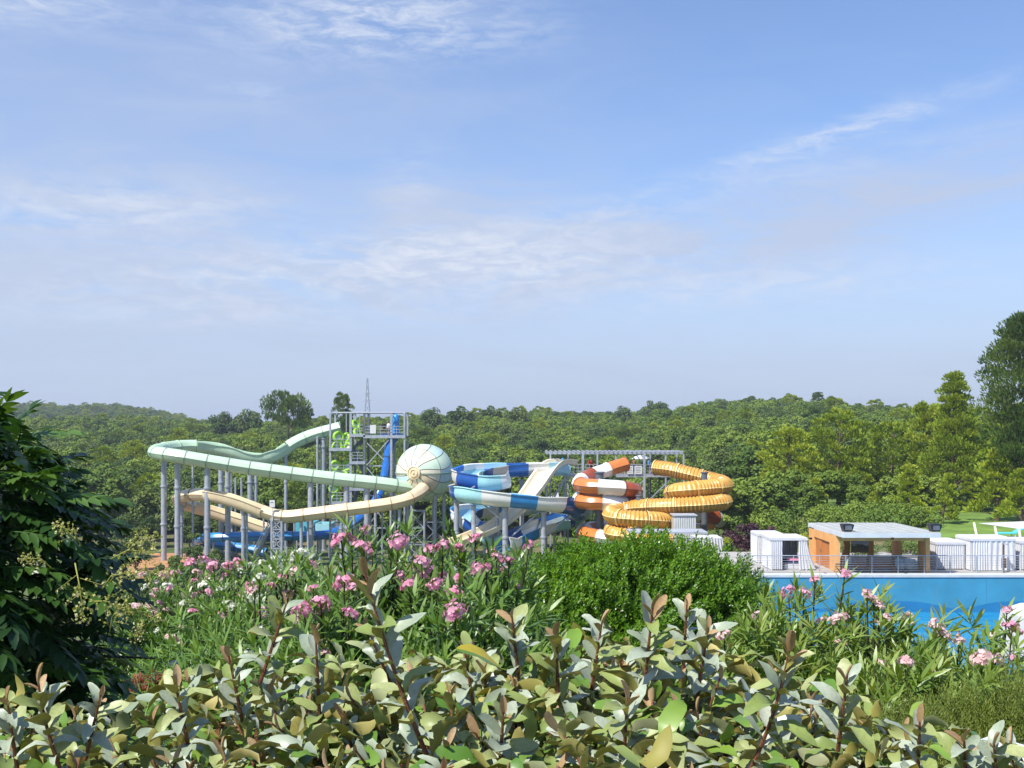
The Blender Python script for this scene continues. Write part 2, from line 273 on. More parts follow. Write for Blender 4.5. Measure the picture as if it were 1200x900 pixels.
class MB:
    def __init__(s): s.v = []; s.f = []; s.m = []
    def add(s, vs, fs, m=0):
        b = len(s.v); s.v += [tuple(p) for p in vs]
        for f in fs: s.f.append(tuple(i + b for i in f)); s.m.append(m)
        return s
    def box(s, lo, hi, m=0):
        x0, y0, z0 = lo; x1, y1, z1 = hi
        return s.add([(x0, y0, z0), (x1, y0, z0), (x1, y1, z0), (x0, y1, z0), (x0, y0, z1), (x1, y0, z1), (x1, y1, z1), (x0, y1, z1)],
                     [(0, 3, 2, 1), (4, 5, 6, 7), (0, 1, 5, 4), (1, 2, 6, 5), (2, 3, 7, 6), (3, 0, 4, 7)], m)
    def bar(s, a, b, w, h=None, m=0):
        """rectangular bar from a to b"""
        a, b = Vector(a), Vector(b); h = h or w; d = (b - a).normalized()
        up = Vector((0, 0, 1)) if abs(d.z) < 0.95 else Vector((0, 1, 0))
        x = d.cross(up).normalized() * w / 2; y = x.cross(d).normalized() * h / 2
        vs = [a - x - y, a + x - y, a + x + y, a - x + y, b - x - y, b + x - y, b + x + y, b - x + y]
        return s.add(vs, [(0, 1, 2, 3), (7, 6, 5, 4), (0, 4, 5, 1), (1, 5, 6, 2), (2, 6, 7, 3), (3, 7, 4, 0)], m)
    def tube(s, pts, rad, n=8, m=0, cap=True):
        pts = [Vector(p) for p in pts]; k = len(pts)
        if not hasattr(rad, '__len__'): rad = [rad] * k
        rings = []; ref = None
        for i, p in enumerate(pts):
            d = (pts[min(i + 1, k - 1)] - pts[max(i - 1, 0)]).normalized()
            if ref is None: ref = Vector((0, 0, 1)) if abs(d.z) < 0.9 else Vector((0, 1, 0))
            x = d.cross(ref).normalized(); ref = x.cross(d).normalized()
            rings.append([p + (x * math.cos(2 * math.pi * j / n) + ref * math.sin(2 * math.pi * j / n)) * rad[i] for j in range(n)])
        vs = [q for r in rings for q in r]; fs = []
        for i in range(k - 1):
            for j in range(n):
                a = i * n + j; b = i * n + (j + 1) % n; fs.append((a, b, b + n, a + n))
        if cap: fs.append(tuple(range(n - 1, -1, -1))); fs.append(tuple((k - 1) * n + j for j in range(n)))
        return s.add(vs, fs, m)
    def loft(s, rings, m=0, closed=True, cap=False):
        n = len(rings[0]); vs = [q for r in rings for q in r]; fs = []
        for i in range(len(rings) - 1):
            for j in range(n if closed else n - 1):
                a = i * n + j; b = i * n + (j + 1) % n; fs.append((a, b, b + n, a + n))
        if cap: fs.append(tuple(range(n - 1, -1, -1))); fs.append(tuple((len(rings) - 1) * n + j for j in range(n)))
        return s.add(vs, fs, m)
    def lathe(s, c, prof, n=16, m=0):
        c = Vector(c)
        return s.loft([[c + Vector((r * math.cos(2 * math.pi * j / n), r * math.sin(2 * math.pi * j / n), z)) for j in range(n)] for r, z in prof], m, True, True)
    def mesh(s, name, mats, org=(0, 0, 0), smooth=False):
        me = bpy.data.meshes.new(name); o = Vector(org)
        me.from_pydata([Vector(p) - o for p in s.v], [], s.f)
        for m in mats if isinstance(mats, (list, tuple)) else [mats]: me.materials.append(MATS[m])
        me.polygons.foreach_set('material_index', s.m)
        if smooth: me.polygons.foreach_set('use_smooth', [True] * len(s.f)); me.set_sharp_from_angle(angle=R(42))
        me.update(); return me
    def build(s, name, mats, parent=None, smooth=False, **kw):
        if parent is not None:
            org = ORG[parent.name]; o = link(name, s.mesh(name, mats, org, smooth), parent, **kw)
        else:
            a = np.array([tuple(p) for p in s.v]); org = Vector(((a[:, 0].min() + a[:, 0].max()) / 2, (a[:, 1].min() + a[:, 1].max()) / 2, a[:, 2].min()))
            o = link(name, s.mesh(name, mats, org, smooth), None, **kw); o.location = org
        ORG[o.name] = org; return o
def copy_thing(root, loc, rz=0.0, sc=1.0, label=None, group=None):
    def cp(o, par):
        c = o.copy(); col.objects.link(c)
        if par is not None: c.parent = par
        for ch in o.children: cp(ch, c)
        return c
    r = cp(root, None); r.location = loc; r.rotation_euler = (0, 0, rz); r.scale = (sc, sc, sc) if not hasattr(sc, '__len__') else sc
    if label: r['label'] = label
    if group: r['group'] = group
    return r

# ------------------------------------------------------------------ terrain
def ground(x, y):
    x = np.asarray(x, float); y = np.asarray(y, float)
    near = np.interp(y, [-60, 3.0, 5, 8, 12.5, 20, 28, 34, 90, 3000], [7.4, 7.4, 6.8, 5.8, 4.3, 1.2, -2.2, -2.5, -5.8, -5.8])
    right = sstep(14, 27, x - (y - 66) * 0.10) * sstep(63, 67, y)          # raised terrace of the bar and lawn
    near = near * (1 - right) + (-0.25 + 0.35 * sstep(78, 100, y)) * right
    side = sstep(8.5, 11.5, x) * sstep(34, 37, y) * (1 - sstep(65.8, 66.0, y)) * (1 - sstep(76, 78, x))
    near = near * (1 - side) + (-4.2) * side                               # pool basin
    ridge = 6.3 + 4.2 * np.exp(-((x - 88) / 30.0) ** 2) - 2.6 * sstep(-30, -85, x) + 0.5 * np.sin(x / 37.0) + 0.6 * np.sin(x / 13.0 + 1)
    base0 = np.where(right > 0.5, 0.1, -5.8)
    t = sstep(132, 380, y) * 0.5 + 0.5 * np.clip((y - 136) / (365 - 136), 0, 1)
    hill = near + (ridge - base0) * t
    hill = hill - 6.0 * sstep(390, 600, y)
    far = 19.0 * sstep(-225, -330, x * 900 / np.maximum(y, 300)) * np.exp(-((y - 900) / 260.0) ** 2)
    return hill + far
def gz(x, y): return float(ground(x, y))
def axis(segs):
    out = []
    for a, b, s in segs: out += list(np.arange(a, b, s))
    return np.array(out + [segs[-1][1]])
gx = axis([(-4000, -1000, 300), (-1000, -300, 50), (-300, -60, 12), (-60, -16, 3), (-16, 30, 0.8), (30, 80, 2), (80, 300, 10), (300, 1000, 50), (1000, 4000, 300)])
gy = axis([(-60, -6, 6), (-6, 30, 0.6), (30, 70, 0.8), (70, 150, 3), (150, 420, 8), (420, 1200, 30), (1200, 6000, 400)])
GX, GY = np.meshgrid(gx, gy); GZ = ground(GX, GY)
nx, ny = len(gx), len(gy)
idx = np.arange(nx * ny).reshape(ny, nx)
F = np.stack([idx[:-1, :-1], idx[:-1, 1:], idx[1:, 1:], idx[1:, :-1]], -1).reshape(-1, 4)
def ground_material():
    m = bpy.data.materials.new('ground_soil'); m.use_nodes = True; t = m.node_tree; b = t.nodes['Principled BSDF']; b.inputs['Roughness'].default_value = 0.95
    tc = N(t, 'ShaderNodeTexCoord')
    n1 = N(t, 'ShaderNodeTexNoise', i_Scale=0.25, i_Detail=10.0, i_Roughness=0.65); n2 = N(t, 'ShaderNodeTexNoise', i_Scale=9.0, i_Detail=6.0)
    for n in (n1, n2): t.links.new(tc.outputs['Object'], n.inputs['Vector'])
    f = math_n(t, 'ADD', math_n(t, 'MULTIPLY', n1.outputs['Fac'], 0.7), math_n(t, 'MULTIPLY', n2.outputs['Fac'], 0.3))
    rr = ramp_n(t, f, [(0.36, (0.045, 0.085, 0.018)), (0.5, (0.085, 0.12, 0.03)), (0.58, (0.20, 0.15, 0.08)), (0.66, (0.34, 0.24, 0.14))])
    t.links.new(rr, b.inputs['Base Color'])
    bp = N(t, 'ShaderNodeBump', i_Strength=0.7, i_Distance=0.05); t.links.new(n2.outputs['Fac'], bp.inputs['Height']); t.links.new(bp.outputs[0], b.inputs['Normal'])
    MATS['ground_soil'] = m
ground_material()
link('ground', arr_mesh('ground', np.stack([GX, GY, GZ], -1).reshape(-1, 3), F, ['ground_soil'], smooth=True), kind='structure')
def patch(name, xs, ys, mat, dz, **kw):
    X, Y = np.meshgrid(xs, ys); Z = ground(X, Y) + dz; i = np.arange(X.size).reshape(X.shape)
    return link(name, arr_mesh(name, np.stack([X, Y, Z], -1).reshape(-1, 3), np.stack([i[:-1, :-1], i[:-1, 1:], i[1:, 1:], i[1:, :-1]], -1).reshape(-1, 4), [mat], smooth=True), **kw)
patch('lawn', np.arange(30, 75, 1.5), np.arange(76, 131, 1.5), 'lawn', 0.06, kind='structure')
patch('earth_track', np.arange(-42, -34, 1.0), np.arange(104, 126, 1.0), 'earth_orange', 0.08, kind='structure')
patch('gravel_path', np.arange(1.2, 8, 0.4), np.arange(10.5, 19, 0.4), 'gravel', 0.06, kind='structure')

# ------------------------------------------------------------------ water slides
def spline(pts, ds=0.25):
    pts = [Vector(p) for p in pts]; q = [pts[0] * 2 - pts[1]] + pts + [pts[-1] * 2 - pts[-2]]; out = []
    for i in range(1, len(q) - 2):
        p0, p1, p2, p3 = q[i - 1:i + 3]
        for k in range(24):
            t = k / 24
            out.append(0.5 * ((2 * p1) + (p2 - p0) * t + (2 * p0 - 5 * p1 + 4 * p2 - p3) * t * t + (3 * p1 - p0 - 3 * p2 + p3) * t ** 3))
    out.append(pts[-1]); a = np.array([tuple(p) for p in out])
    for _ in range(6): a[1:-1] = (a[:-2] + 2 * a[1:-1] + a[2:]) / 4        # soften kinks
    s = np.concatenate([[0], np.cumsum(np.linalg.norm(np.diff(a, axis=0), axis=1))])
    return a, s
class Path:
    def __init__(s, px): s.a, s.s = spline([P(*p) for p in px]); s.L = s.s[-1]
    def at(s, t): return Vector([np.interp(t, s.s, s.a[:, k]) for k in range(3)])
    def frame(s, t):
        d = s.at(min(t + 0.3, s.L)) - s.at(max(t - 0.3, 0)); d.normalize()
        x = d.cross(Vector((0, 0, 1))).normalized(); return s.at(t), x, x.cross(d).normalized(), d
    def turn(s, t):
        h0 = s.at(min(t + 1.5, s.L)) - s.at(t); h1 = s.at(t) - s.at(max(t - 1.5, 0))
        a = math.atan2(h0.x, h0.y) - math.atan2(h1.x, h1.y)
        return (a + math.pi) % (2 * math.pi) - math.pi        # >0 turns right
RING = [-4, 0, 4, 32, 61, 90, 119, 148, 176, 180, 184, 212, 241, 270, 299, 328]
def tube_section(path, s0, s1, rad, mats, parent, name, rib=None, step=0.5, flange=1.08):
    mb = MB(); st = [(s0, flange, 1), (s0 + 0.1, flange, 1), (s0 + 0.1, 1.0, 0)]
    n = max(2, int((s1 - s0) / step)); 
    for i in range(1, n + 1):
        t = s0 + 0.1 + (s1 - s0 - 0.1) * i / n
        st.append((t, 1.0, 0))
    if rib:
        st = [(s0, flange, 1), (s0 + 0.12, flange, 1)]; t = s0 + 0.12
        while t < s1 - 1e-6:
            for k, f in ((0.0, 0.945), (0.3, 0.945), (0.5, 1.05), (0.8, 1.05)):
                if t + k * rib < s1: st.append((t + k * rib, f, 0))
            t += rib
        st.append((s1, 0.965, 0))
    rings = []
    for t, f, m in st:
        c, x, y, d = path.frame(t)
        rings.append([c + (x * math.cos(R(a)) + y * math.sin(R(a))) * rad * f * (1.05 if a in (0, 180) else 1.0) for a in RING])
    nn = len(RING); b = len(mb.v)
    vs = [q for r in rings for q in r]; mb.v += vs
    for i in range(len(rings) - 1):
        for j in range(nn):
            a0 = b + i * nn + j; b0 = b + i * nn + (j + 1) % nn
            mb.f.append((a0, b0, b0 + nn, a0 + nn)); mb.m.append(1 if (st[i][2] and st[i + 1][2]) or j in (0, 1, 8, 9) else 0)
    return mb.build(name, mats, parent, smooth=True)
def chute_section(path, s0, s1, prof, mats, parent, name, step=0.5, bank=0.0, midx=None):
    """prof: closed outline (u, v) swept along the path; lip at the start"""
    mb = MB(); n = max(2, int((s1 - s0) / step)); rings = []
    ts = [s0 + (s1 - s0) * i / n for i in range(n + 1)]
    for i, t in enumerate(ts):
        c, x, y, d = path.frame(t); k = -bank * max(-0.6, min(0.6, path.turn(t)))
        x2 = x * math.cos(k) + y * math.sin(k); y2 = y * math.cos(k) - x * math.sin(k)
        rings.append([c + x2 * u + y2 * v for u, v in prof])
    nn = len(prof); mb.v += [q for r in rings for q in r]
    for i in range(n):
        for j in range(nn):
            a0 = i * nn + j; b0 = i * nn + (j + 1) % nn
            mb.f.append((a0, b0, b0 + nn, a0 + nn)); mb.m.append(midx(j, i, n) if midx else 0)
    mb.f.append(tuple(range(nn - 1, -1, -1))); mb.m.append(0)
    mb.f.append(tuple(n * nn + j for j in range(nn))); mb.m.append(0)
    return mb.build(name, mats, parent, smooth=True)
def u_profile(w, h, th=0.08, n=9, lip=0.16, p=2.4):
    """open channel: outside then inside, floor at v=0"""
    out = []
    for i in range(n):
        a = math.pi * i / (n - 1); cx, sx = math.cos(a), math.sin(a)
        out.append((-w * math.copysign(abs(cx) ** (2 / p), cx), h - (h + th) * abs(sx) ** (2 / p)))
    inn = []
    for i in range(n):
        a = math.pi * i / (n - 1); cx, sx = math.cos(a), math.sin(a)
        inn.append(((w - th) * math.copysign(abs(cx) ** (2 / p), cx), h - h * abs(sx) ** (2 / p)))
    return [(-w - lip, h + .04), (-w - lip, h - .06)] + out + [(w + lip, h - .06), (w + lip, h + .04)] + inn
def column(root, x, y, ztop, zb=None, r=0.3, mat='galvanised_steel', arm=None, n=14):
    zb = gz(x, y) - 0.1 if zb is None else zb
    mb = MB(); h = ztop - zb
    prof = [(r * 1.7, 0.05), (r * 1.7, 0.16), (r, 0.17)]
    for k in range(1, int(h // 4.2) + 1):
        zz = k * 4.2
        if zz < h - 0.8: prof += [(r, zz - 0.10), (r * 1.28, zz - 0.09), (r * 1.28, zz + 0.09), (r, zz + 0.10)]
    prof += [(r, h - 0.12), (r * 1.25, h - 0.11), (r * 1.25, h)]
    mb.lathe((x, y, zb), prof, n)
    if arm is not None: mb.tube([(x, y, ztop - 0.9), arm], r * 0.35, 8)
    return mb.build('column', mat, root, smooth=True)
def col_px(root, px, d, ytop, r=0.3, **kw):
    p = P(px, ytop, d); return column(root, p.x, p.y, p.z, r=r, **kw)
def lattice(root, name, x0, x1, y, z0, z1, bays, w=0.18, depth=1.0, mat='galvanised_steel'):
    """braced trestle between four legs"""
    for xx in (x0, x1):
        for yy in (y, y + depth): MB().bar((xx, yy, z0), (xx, yy, z1), w).build('post', mat, root)
    for k in range(bays):
        za = z0 + (z1 - z0) * k / bays; zb = z0 + (z1 - z0) * (k + 1) / bays
        mb = MB()
        for yy in (y, y + depth):
            mb.bar((x0, yy, za), (x1, yy, zb), w * 0.5); mb.bar((x1, yy, za), (x0, yy, zb), w * 0.5); mb.bar((x0, yy, zb), (x1, yy, zb), w * 0.6)
        for xx in (x0, x1): mb.bar((xx, y, za), (xx, y + depth, zb), w * 0.5); mb.bar((xx, y, zb), (xx, y + depth, zb), w * 0.6)
        mb.build('brace', mat, root)
def root_at(name, px, d, label, cat, group=None):
    p = P(px, HZ, d); return thing(name, (p.x, p.y, gz(p.x, p.y)), label, cat, group)

# --- pale green tube slide: open chute from the tower, loop, tube into the sphere
gs = root_at('green_tube_slide', 300, 118, 'long pale green tube slide looping on grey columns and running into the round sphere', 'water slide')
gp = Path([(400, 501, 129), (384, 505, 128.8), (366, 510, 128.5), (349, 517, 128), (334, 526, 127.5), (320, 534, 127), (305, 537, 127), (288, 535, 126.8), (270, 529, 126.5), (252, 525, 126.5), (234, 523, 126),
           (214, 523, 125), (196, 525, 123), (184, 528, 120), (182, 530, 117.2), (190, 532, 115), (208, 534.5, 114), (240, 540, 114), (290, 548, 114.5), (350, 556, 115), (400, 562, 115.4), (440, 566, 115.8), (468, 570, 116.5), (481, 573, 117.3)])
ss = np.linspace(0, gp.L, 600); pxs = np.array([[gp.at(t).x / gp.at(t).y * FPX + CX, gp.at(t).y] for t in ss])
s_open0 = ss[np.argmax((pxs[:, 0] < 357))]; s_open1 = ss[np.argmax((pxs[:, 0] < 240) & (ss > s_open0))]
s = 0.0; uprof = u_profile(0.98, 1.25, 0.07, 9, 0.10)
while s < gp.L - 0.5:
    e = min(s + 2.25, gp.L)
    if s_open0 <= s < s_open1:
        q = [(u_, v_ - 0.75) for u_, v_ in uprof]
        chute_section(gp, s, e, q, ['green_fibreglass', 'green_seam'], gs, 'chute_section', bank=0.35)
    else: tube_section(gp, s, e, 0.74, ['green_fibreglass', 'green_seam'], gs, 'tube_section')
    s = e
for px, d, yt in ((192, 118.2, 538), (208, 115.6, 541), (243, 114.3, 547), (267, 117.5, 549), (293, 126.8, 545), (259, 126.6, 533), (379, 128.6, 513), (430, 115.8, 572), (406, 115.5, 569), (364, 115.2, 566)):
    col_px(gs, px, d, yt, 0.31 if d < 127 else 0.36)
for px, d, yt, r_ in ((271, 126, 556, .11), (276, 125, 560, .11), (283, 126.4, 560, .13), (300, 127, 545, .2), (309, 119, 592, .1), (335, 127.2, 532, .2), (345, 120, 600, .11), (372, 128, 512, .14), (387, 117, 570, .12), (415, 119, 590, .12), (440, 116, 574, .16), (448, 118, 592, .1), (458, 116.2, 576, .13), (226, 117, 545, .12)): col_px(gs, px, d, yt, r_, n=10)
MB().tube([P(214, 549, 115.2), P(224, 541, 114.2)], 0.10, 8).build('strut', 'galvanised_steel', gs)

# --- sphere
sc_ = P(497.5, 554, 119.3); SR = 3.22
sph = thing('slide_sphere', (sc_.x, sc_.y, gz(sc_.x, sc_.y)), 'big round slide chamber of cream, green and aqua curved panels on grey legs', 'water slide')
ax = Vector((-0.28, -0.93, 0.04)).normalized(); e1 = ax.cross(Vector((0, 0, 1))).normalized(); e2 = e1.cross(ax).normalized()
def sp(th, ph, r): return sc_ + (ax * math.cos(th) + (e1 * math.cos(ph) + e2 * math.sin(ph)) * math.sin(th)) * r
mb = MB(); mb.loft([[sp(max(0.001, math.pi * i / 16), 2 * math.pi * j / 24, SR * 0.985) for j in range(24)] for i in range(17)])
mb.build('seam_core', 'dark_seam', sph, smooth=True)
NL = 12; pal = ['pale_cream', 'pale_green', 'pale_cream', 'pale_cream', 'pale_green', 'pale_cream', 'cream_fibreglass', 'pale_green', 'pale_cream', 'cream_fibreglass', 'pale_aqua', 'pale_cream']
for k in range(NL):
    for band, (t0, t1) in enumerate(((0.20, 0.95), (0.97, 1.75), (1.77, 2.5), (2.52, 3.05))):
        mb = MB(); rings = []
        for i in range(7):
            th = t0 + (t1 - t0) * i / 6; g = 0.013 / max(0.25, math.sin(th)); tw = 0.38 * math.sin(th * 1.6)
            rings.append([sp(th, 2 * math.pi * (k + j / 5) / NL + tw + (g if j == 0 else -g if j == 5 else 0), SR) for j in range(6)])
        mb.loft(rings, closed=False)
        mb.build('panel', pal[(k * 5 + band * 7 + (k * band) % 3) % len(pal)] if band else pal[k], sph, smooth=True)
mb = MB()                                                   # ribbed hub where the panels meet
mb.loft([[sp(th, 2 * math.pi * j / 28, SR * f) for j in range(28)] for th, f in ((0.23, 0.99), (0.23, 1.05), (0.19, 1.06), (0.19, 1.03), (0.14, 1.03), (0.14, 1.07), (0.09, 1.07), (0.09, 1.04), (0.04, 1.04), (0.035, 1.08), (0.002, 1.08))])
mb.build('hub', 'cream_fibreglass', sph, smooth=True)
mb = MB(); mb.loft([[sc_ + Vector((math.cos(2 * math.pi * j / 40), math.sin(2 * math.pi * j / 40), 0)) * SR * f + Vector((0, 0, dz)) for j in range(40)] for f, dz in ((0.98, -.06), (1.022, -.06), (1.022, .06), (0.98, .06))])
mb.build('belt', 'green_seam', sph, smooth=True)
for dx, dy in ((1.3, -1.6), (2.2, -0.2), (0.9, 1.8), (-1.5, 1.2), (-1.7, -1.4)):
    zt = sc_.z - math.sqrt(max(0.1, SR * SR - dx * dx - dy * dy)) + 0.1
    column(sph, sc_.x + dx, sc_.y + dy, zt, r=0.19, n=10)
p = P(478, 598, 119); lattice(sph, 'trestle', p.x, p.x + 1.9, p.y - 1.2, gz(p.x, p.y), p.z, 3, 0.16, 1.4)
p = P(497, 612, 118); lattice(sph, 'trestle', p.x, p.x + 2.2, p.y, gz(p.x, p.y), p.z, 2, 0.10, 1.2)

# --- cream tube slide leaving the sphere
cs = root_at('cream_tube_slide', 320, 114, 'cream tube slide curving out below the sphere and looping behind grey columns', 'water slide')
cp_ = Path([(496, 572, 116.4), (490, 578, 115.4), (480, 584, 114.6), (464, 589, 114), (440, 593, 113.6), (400, 598, 113.2), (360, 603, 113), (336, 605.5, 113), (318, 603, 113.1), (300, 596, 113.3), (280, 588.5, 113.6), (262, 583, 114.2), (245, 580, 115),
            (228, 579.5, 116.3), (214, 582, 118.2), (208, 586, 120.5), (214, 590.5, 122.6), (228, 594, 123.8), (248, 599, 124), (270, 606, 123.5), (295, 614, 122.5), (318, 622, 121.5)])
s = 0.0; q = [(u_, v_ - 0.72) for u_, v_ in u_profile(0.86, 1.15, 0.07, 9, 0.08)]
while s < cp_.L - 0.5:
    e = min(s + 2.3, cp_.L); c = cp_.at((s + e) / 2); px = c.x / c.y * FPX + CX
    if (236 < px < 316 and c.y < 116.5) or (c.y > 121 and px > 240): chute_section(cp_, s, e, q, ['cream_fibreglass'], cs, 'chute_section', bank=0.3)
    else: tube_section(cp_, s, e, 0.70, ['cream_fibreglass', 'cream_seam'], cs, 'tube_section')
    s = e
for px, d, yt, r in ((212.6, 121, 592, 0.2), (285, 113.6, 598, 0.2), (289, 113.8, 596, 0.14), (353, 113, 611, 0.17), (361, 113.2, 611, 0.13), (400, 113.2, 604, 0.19), (406, 113.4, 604, 0.26), (272, 123.5, 612, 0.14), (240, 124, 603, 0.14), (468, 114, 597, 0.17)):
    col_px(cs, px, d, yt, r)
p = P(319, 609, 112.8); lattice(cs, 'trestle', p.x, p.x + 1.05, p.y - 0.3, gz(p.x, p.y), p.z, 5, 0.2, 0.9)
mb = MB(); mb.box((p.x - 0.2, p.y - 0.4, p.z), (p.x + 1.25, p.y + 0.8, p.z + 0.08)); mb.build('bearing_plate', 'galvanised_steel', cs)
mb = MB(); p = P(316, 586, 112.3); mb.box((p.x, p.y - 0.06, p.z - 0.75), (p.x + 0.55, p.y, p.z)); mb.bar((p.x + 0.27, p.y + 0.03, p.z - 2.2), (p.x + 0.27, p.y + 0.03, p.z), 0.08)
mb.box((p.x + .1, p.y - .066, p.z - .3), (p.x + .42, p.y - .06, p.z - .22), 1)
mb.build('notice_board', ['white_paint', 'lettering'], cs)

# --- blue tube slide from the tower top
bs = root_at('blue_tube_slide', 400, 122, 'deep blue tube slide dropping steeply from the tower and snaking low behind columns', 'water slide')
bp_ = Path([(463, 512, 126.8), (458, 518, 126.6), (455, 530, 126.4), (453, 545, 126.3), (450, 560, 126), (446, 574, 125.4), (440, 587, 124.6), (430, 599, 123.6), (417, 610, 122.4), (402, 620, 121), (385, 626, 119.6), (362, 628, 118.6), (335, 628, 118),
            (300, 628.5, 117.6), (268, 629, 117.6), (245, 630, 118), (233, 632.5, 119.4), (234, 635, 121), (246, 637.5, 122), (268, 640, 122.2), (292, 643, 122), (312, 648, 121.6)])
s = 0.0
while s < bp_.L - 0.4:
    e = min(s + 2.5, bp_.L); tube_section(bp_, s, e, 0.52, ['mid_blue' if s > 16 else 'blue_fibreglass', 'blue_seam'], bs, 'tube_section', flange=1.12); s = e
for px, d, yt in ((250, 118.2, 635), (318, 117.9, 633), (296, 121.9, 648), (375, 119.1, 632), (434, 123.8, 603), (419, 122.6, 614)): col_px(bs, px, d, yt, 0.13, n=10)
mb = MB(); c = P(464, 507, 127)                              # launch capsule
mb.lathe((c.x, c.y, c.z), [(0.42, -0.6), (0.42, 0.0), (0.42, 1.55), (0.40, 1.85), (0.30, 2.1), (0.12, 2.22), (0.02, 2.25)], 16); mb.build('launch_capsule', 'mid_blue', bs, smooth=True)
mb = MB(); mb.loft([[c + Vector(q) for q in ((-2.0, -.8, a), (-.6, -.8, a), (.9, -.8, a), (.9, .8, a), (-.6, .8, a), (-2.0, .8, a))] for a in (-0.55, -0.12)], cap=True); mb.build('launch_tray', 'mid_blue', bs)

# --- turquoise run-out lanes and pump housing under the tower
tl = root_at('run_out_lane', 360, 121, 'turquoise open run-out basin under the cream tube slide', 'pool basin')
p = P(344, 612, 121); zb = gz(p.x, p.y)
for x0, x1, zt, m in ((0, 2.3, p.z, 'turquoise_paint'), (2.45, 4.2, p.z - 0.2, 'aqua_fibreglass')):
    mb = MB()
    mb.box((p.x + x0, p.y, zt - 1.5), (p.x + x1, p.y + 0.12, zt)); mb.box((p.x + x0, p.y + 3, zt - 1.5), (p.x + x1, p.y + 3.12, zt)); mb.box((p.x + x0, p.y + .12, zt - 1.5), (p.x + x0 + .12, p.y + 3, zt)); mb.box((p.x + x1 - .12, p.y + .12, zt - 1.5), (p.x + x1, p.y + 3, zt)); mb.box((p.x + x0 + .12, p.y + .12, zt - 1.5), (p.x + x1 - .12, p.y + 3, zt - 1.3))
    mb.build('basin', m, tl)
for dx in (0.3, 2.2, 4.0):
    for dy in (0.3, 2.8): MB().bar((p.x + dx, p.y + dy, zb - .1), (p.x + dx, p.y + dy, p.z - 1.4), 0.16).build('post', 'galvanised_steel', tl)

# --- stair tower
tw = root_at('stair_tower', 430, 128, 'tall open grey steel stair tower with decks and railings behind the sphere', 'tower')
TD = 126.0; zg = gz(P(430, 500, TD).x, TD)
def tz(y, d=TD): return CAMZ - (y - HZ) / FPX * d
def tx(x, d=TD): return (x - CX) / FPX * d
posts = [tx(387), tx(411), tx(427), tx(458.5), tx(474)]; top = tz(484.5)
for i, xx in enumerate(posts):
    for dy in (0, 3.6): MB().bar((xx, TD + dy, zg - .2), (xx, TD + dy, top if i != 3 or dy == 0 else top), 0.26 if i in (1, 2, 3) else 0.2).build('post', 'galvanised_steel' if i != 2 else 'dark_steel', tw)
for dy in (0, 3.6): MB().tube([(posts[0], TD + dy, top - .3), (posts[0] + .3, TD + dy, top + .1), (posts[-1] - .3, TD + dy, top + .1), (posts[-1], TD + dy, top - .3)], 0.08, 8).build('top_rail', 'galvanised_steel', tw)
for xx in posts: MB().tube([(xx, TD, top), (xx, TD + 3.6, top)], 0.07, 6).build('top_rail', 'galvanised_steel', tw)
decks = [(387, 411, 525.5), (387, 411, 556), (387, 411, 588), (387, 411, 618), (411, 427, 509), (411, 427, 541), (411, 427, 572), (411, 427, 603), (427, 474, 510.5)]
for x0, x1, y in decks:
    mb = MB(); mb.box((tx(x0) - .1, TD - .15, tz(y) - 0.28), (tx(x1) + .1, TD + 3.75, tz(y) - 0.05)); mb.build('deck', 'dark_steel', tw)
    mb = MB(); mb.box((tx(x0) - .12, TD - .2, tz(y) - 0.3), (tx(x1) + .12, TD - .153, tz(y) + 0.06)); mb.build('edge_beam', 'galvanised_steel', tw)
    mb = MB()
    for dz in (0.4, 0.75, 1.1): mb.bar((tx(x0), TD - .1, tz(y) + dz), (tx(x1), TD - .1, tz(y) + dz), 0.06)
    for k in range(int((x1 - x0) // 8) + 1): xx = tx(x0) + (tx(x1) - tx(x0)) * k / (int((x1 - x0) // 8)); mb.bar((xx, TD - .1, tz(y)), (xx, TD - .1, tz(y) + 1.1), 0.05)
    mb.build('railing', 'galvanised_steel', tw)
for y0, y1, flip in ((525.5, 510.5, 0), (556, 525.5, 1), (588, 556, 0), (618, 588, 1), (650, 618, 0)):         # stair flights between the decks
    mb = MB(); xa, xb = (tx(411), tx(426)) if not flip else (tx(426), tx(411)); yy = TD + (0.5 if flip else 2.0)
    mb.bar((xa, yy, tz(y0)), (xb, yy, tz(y1)), 0.06, 0.28); mb.bar((xa, yy + 1.1, tz(y0)), (xb, yy + 1.1, tz(y1)), 0.06, 0.28)
    nst = 9
    for k in range(nst): f = (k + .5) / nst; mb.box((xa + (xb - xa) * f - .1, yy + .03, tz(y0) + (tz(y1) - tz(y0)) * f - .02), (xa + (xb - xa) * f + .1, yy + 1.07, tz(y0) + (tz(y1) - tz(y0)) * f + .02))
    mb.bar((xa, yy, tz(y0) + 1), (xb, yy, tz(y1) + 1), 0.05); mb.bar((xa, yy + 1.1, tz(y0) + 1), (xb, yy + 1.1, tz(y1) + 1), 0.05)
    mb.build('stair_flight', 'dark_steel', tw)
for (xa, ya, xb, yb) in ((430, 519, 456, 545), (456, 515, 430, 545), (430, 548, 456, 580), (456, 548, 430, 580), (430, 583, 456, 618), (456, 583, 430, 618), (430, 620, 456, 652), (456, 620, 430, 652), (389, 590, 409, 617), (409, 590, 389, 617)):
    MB().bar((tx(xa), TD - .02, tz(ya)), (tx(xb), TD + .02, tz(yb)), 0.11).build('brace', 'galvanised_steel', tw)
for y in (546, 581, 619): MB().bar((tx(427), TD + .3, tz(y)), (tx(474), TD + .3, tz(y)), 0.14).build('beam', 'galvanised_steel', tw)
p = P(437, 498, TD - 0.3); mb = MB(); mb.box((p.x - .35, p.y, p.z - 1.0), (p.x + .35, p.y + .05, p.z)); mb.build('notice_board', 'white_paint', tw)
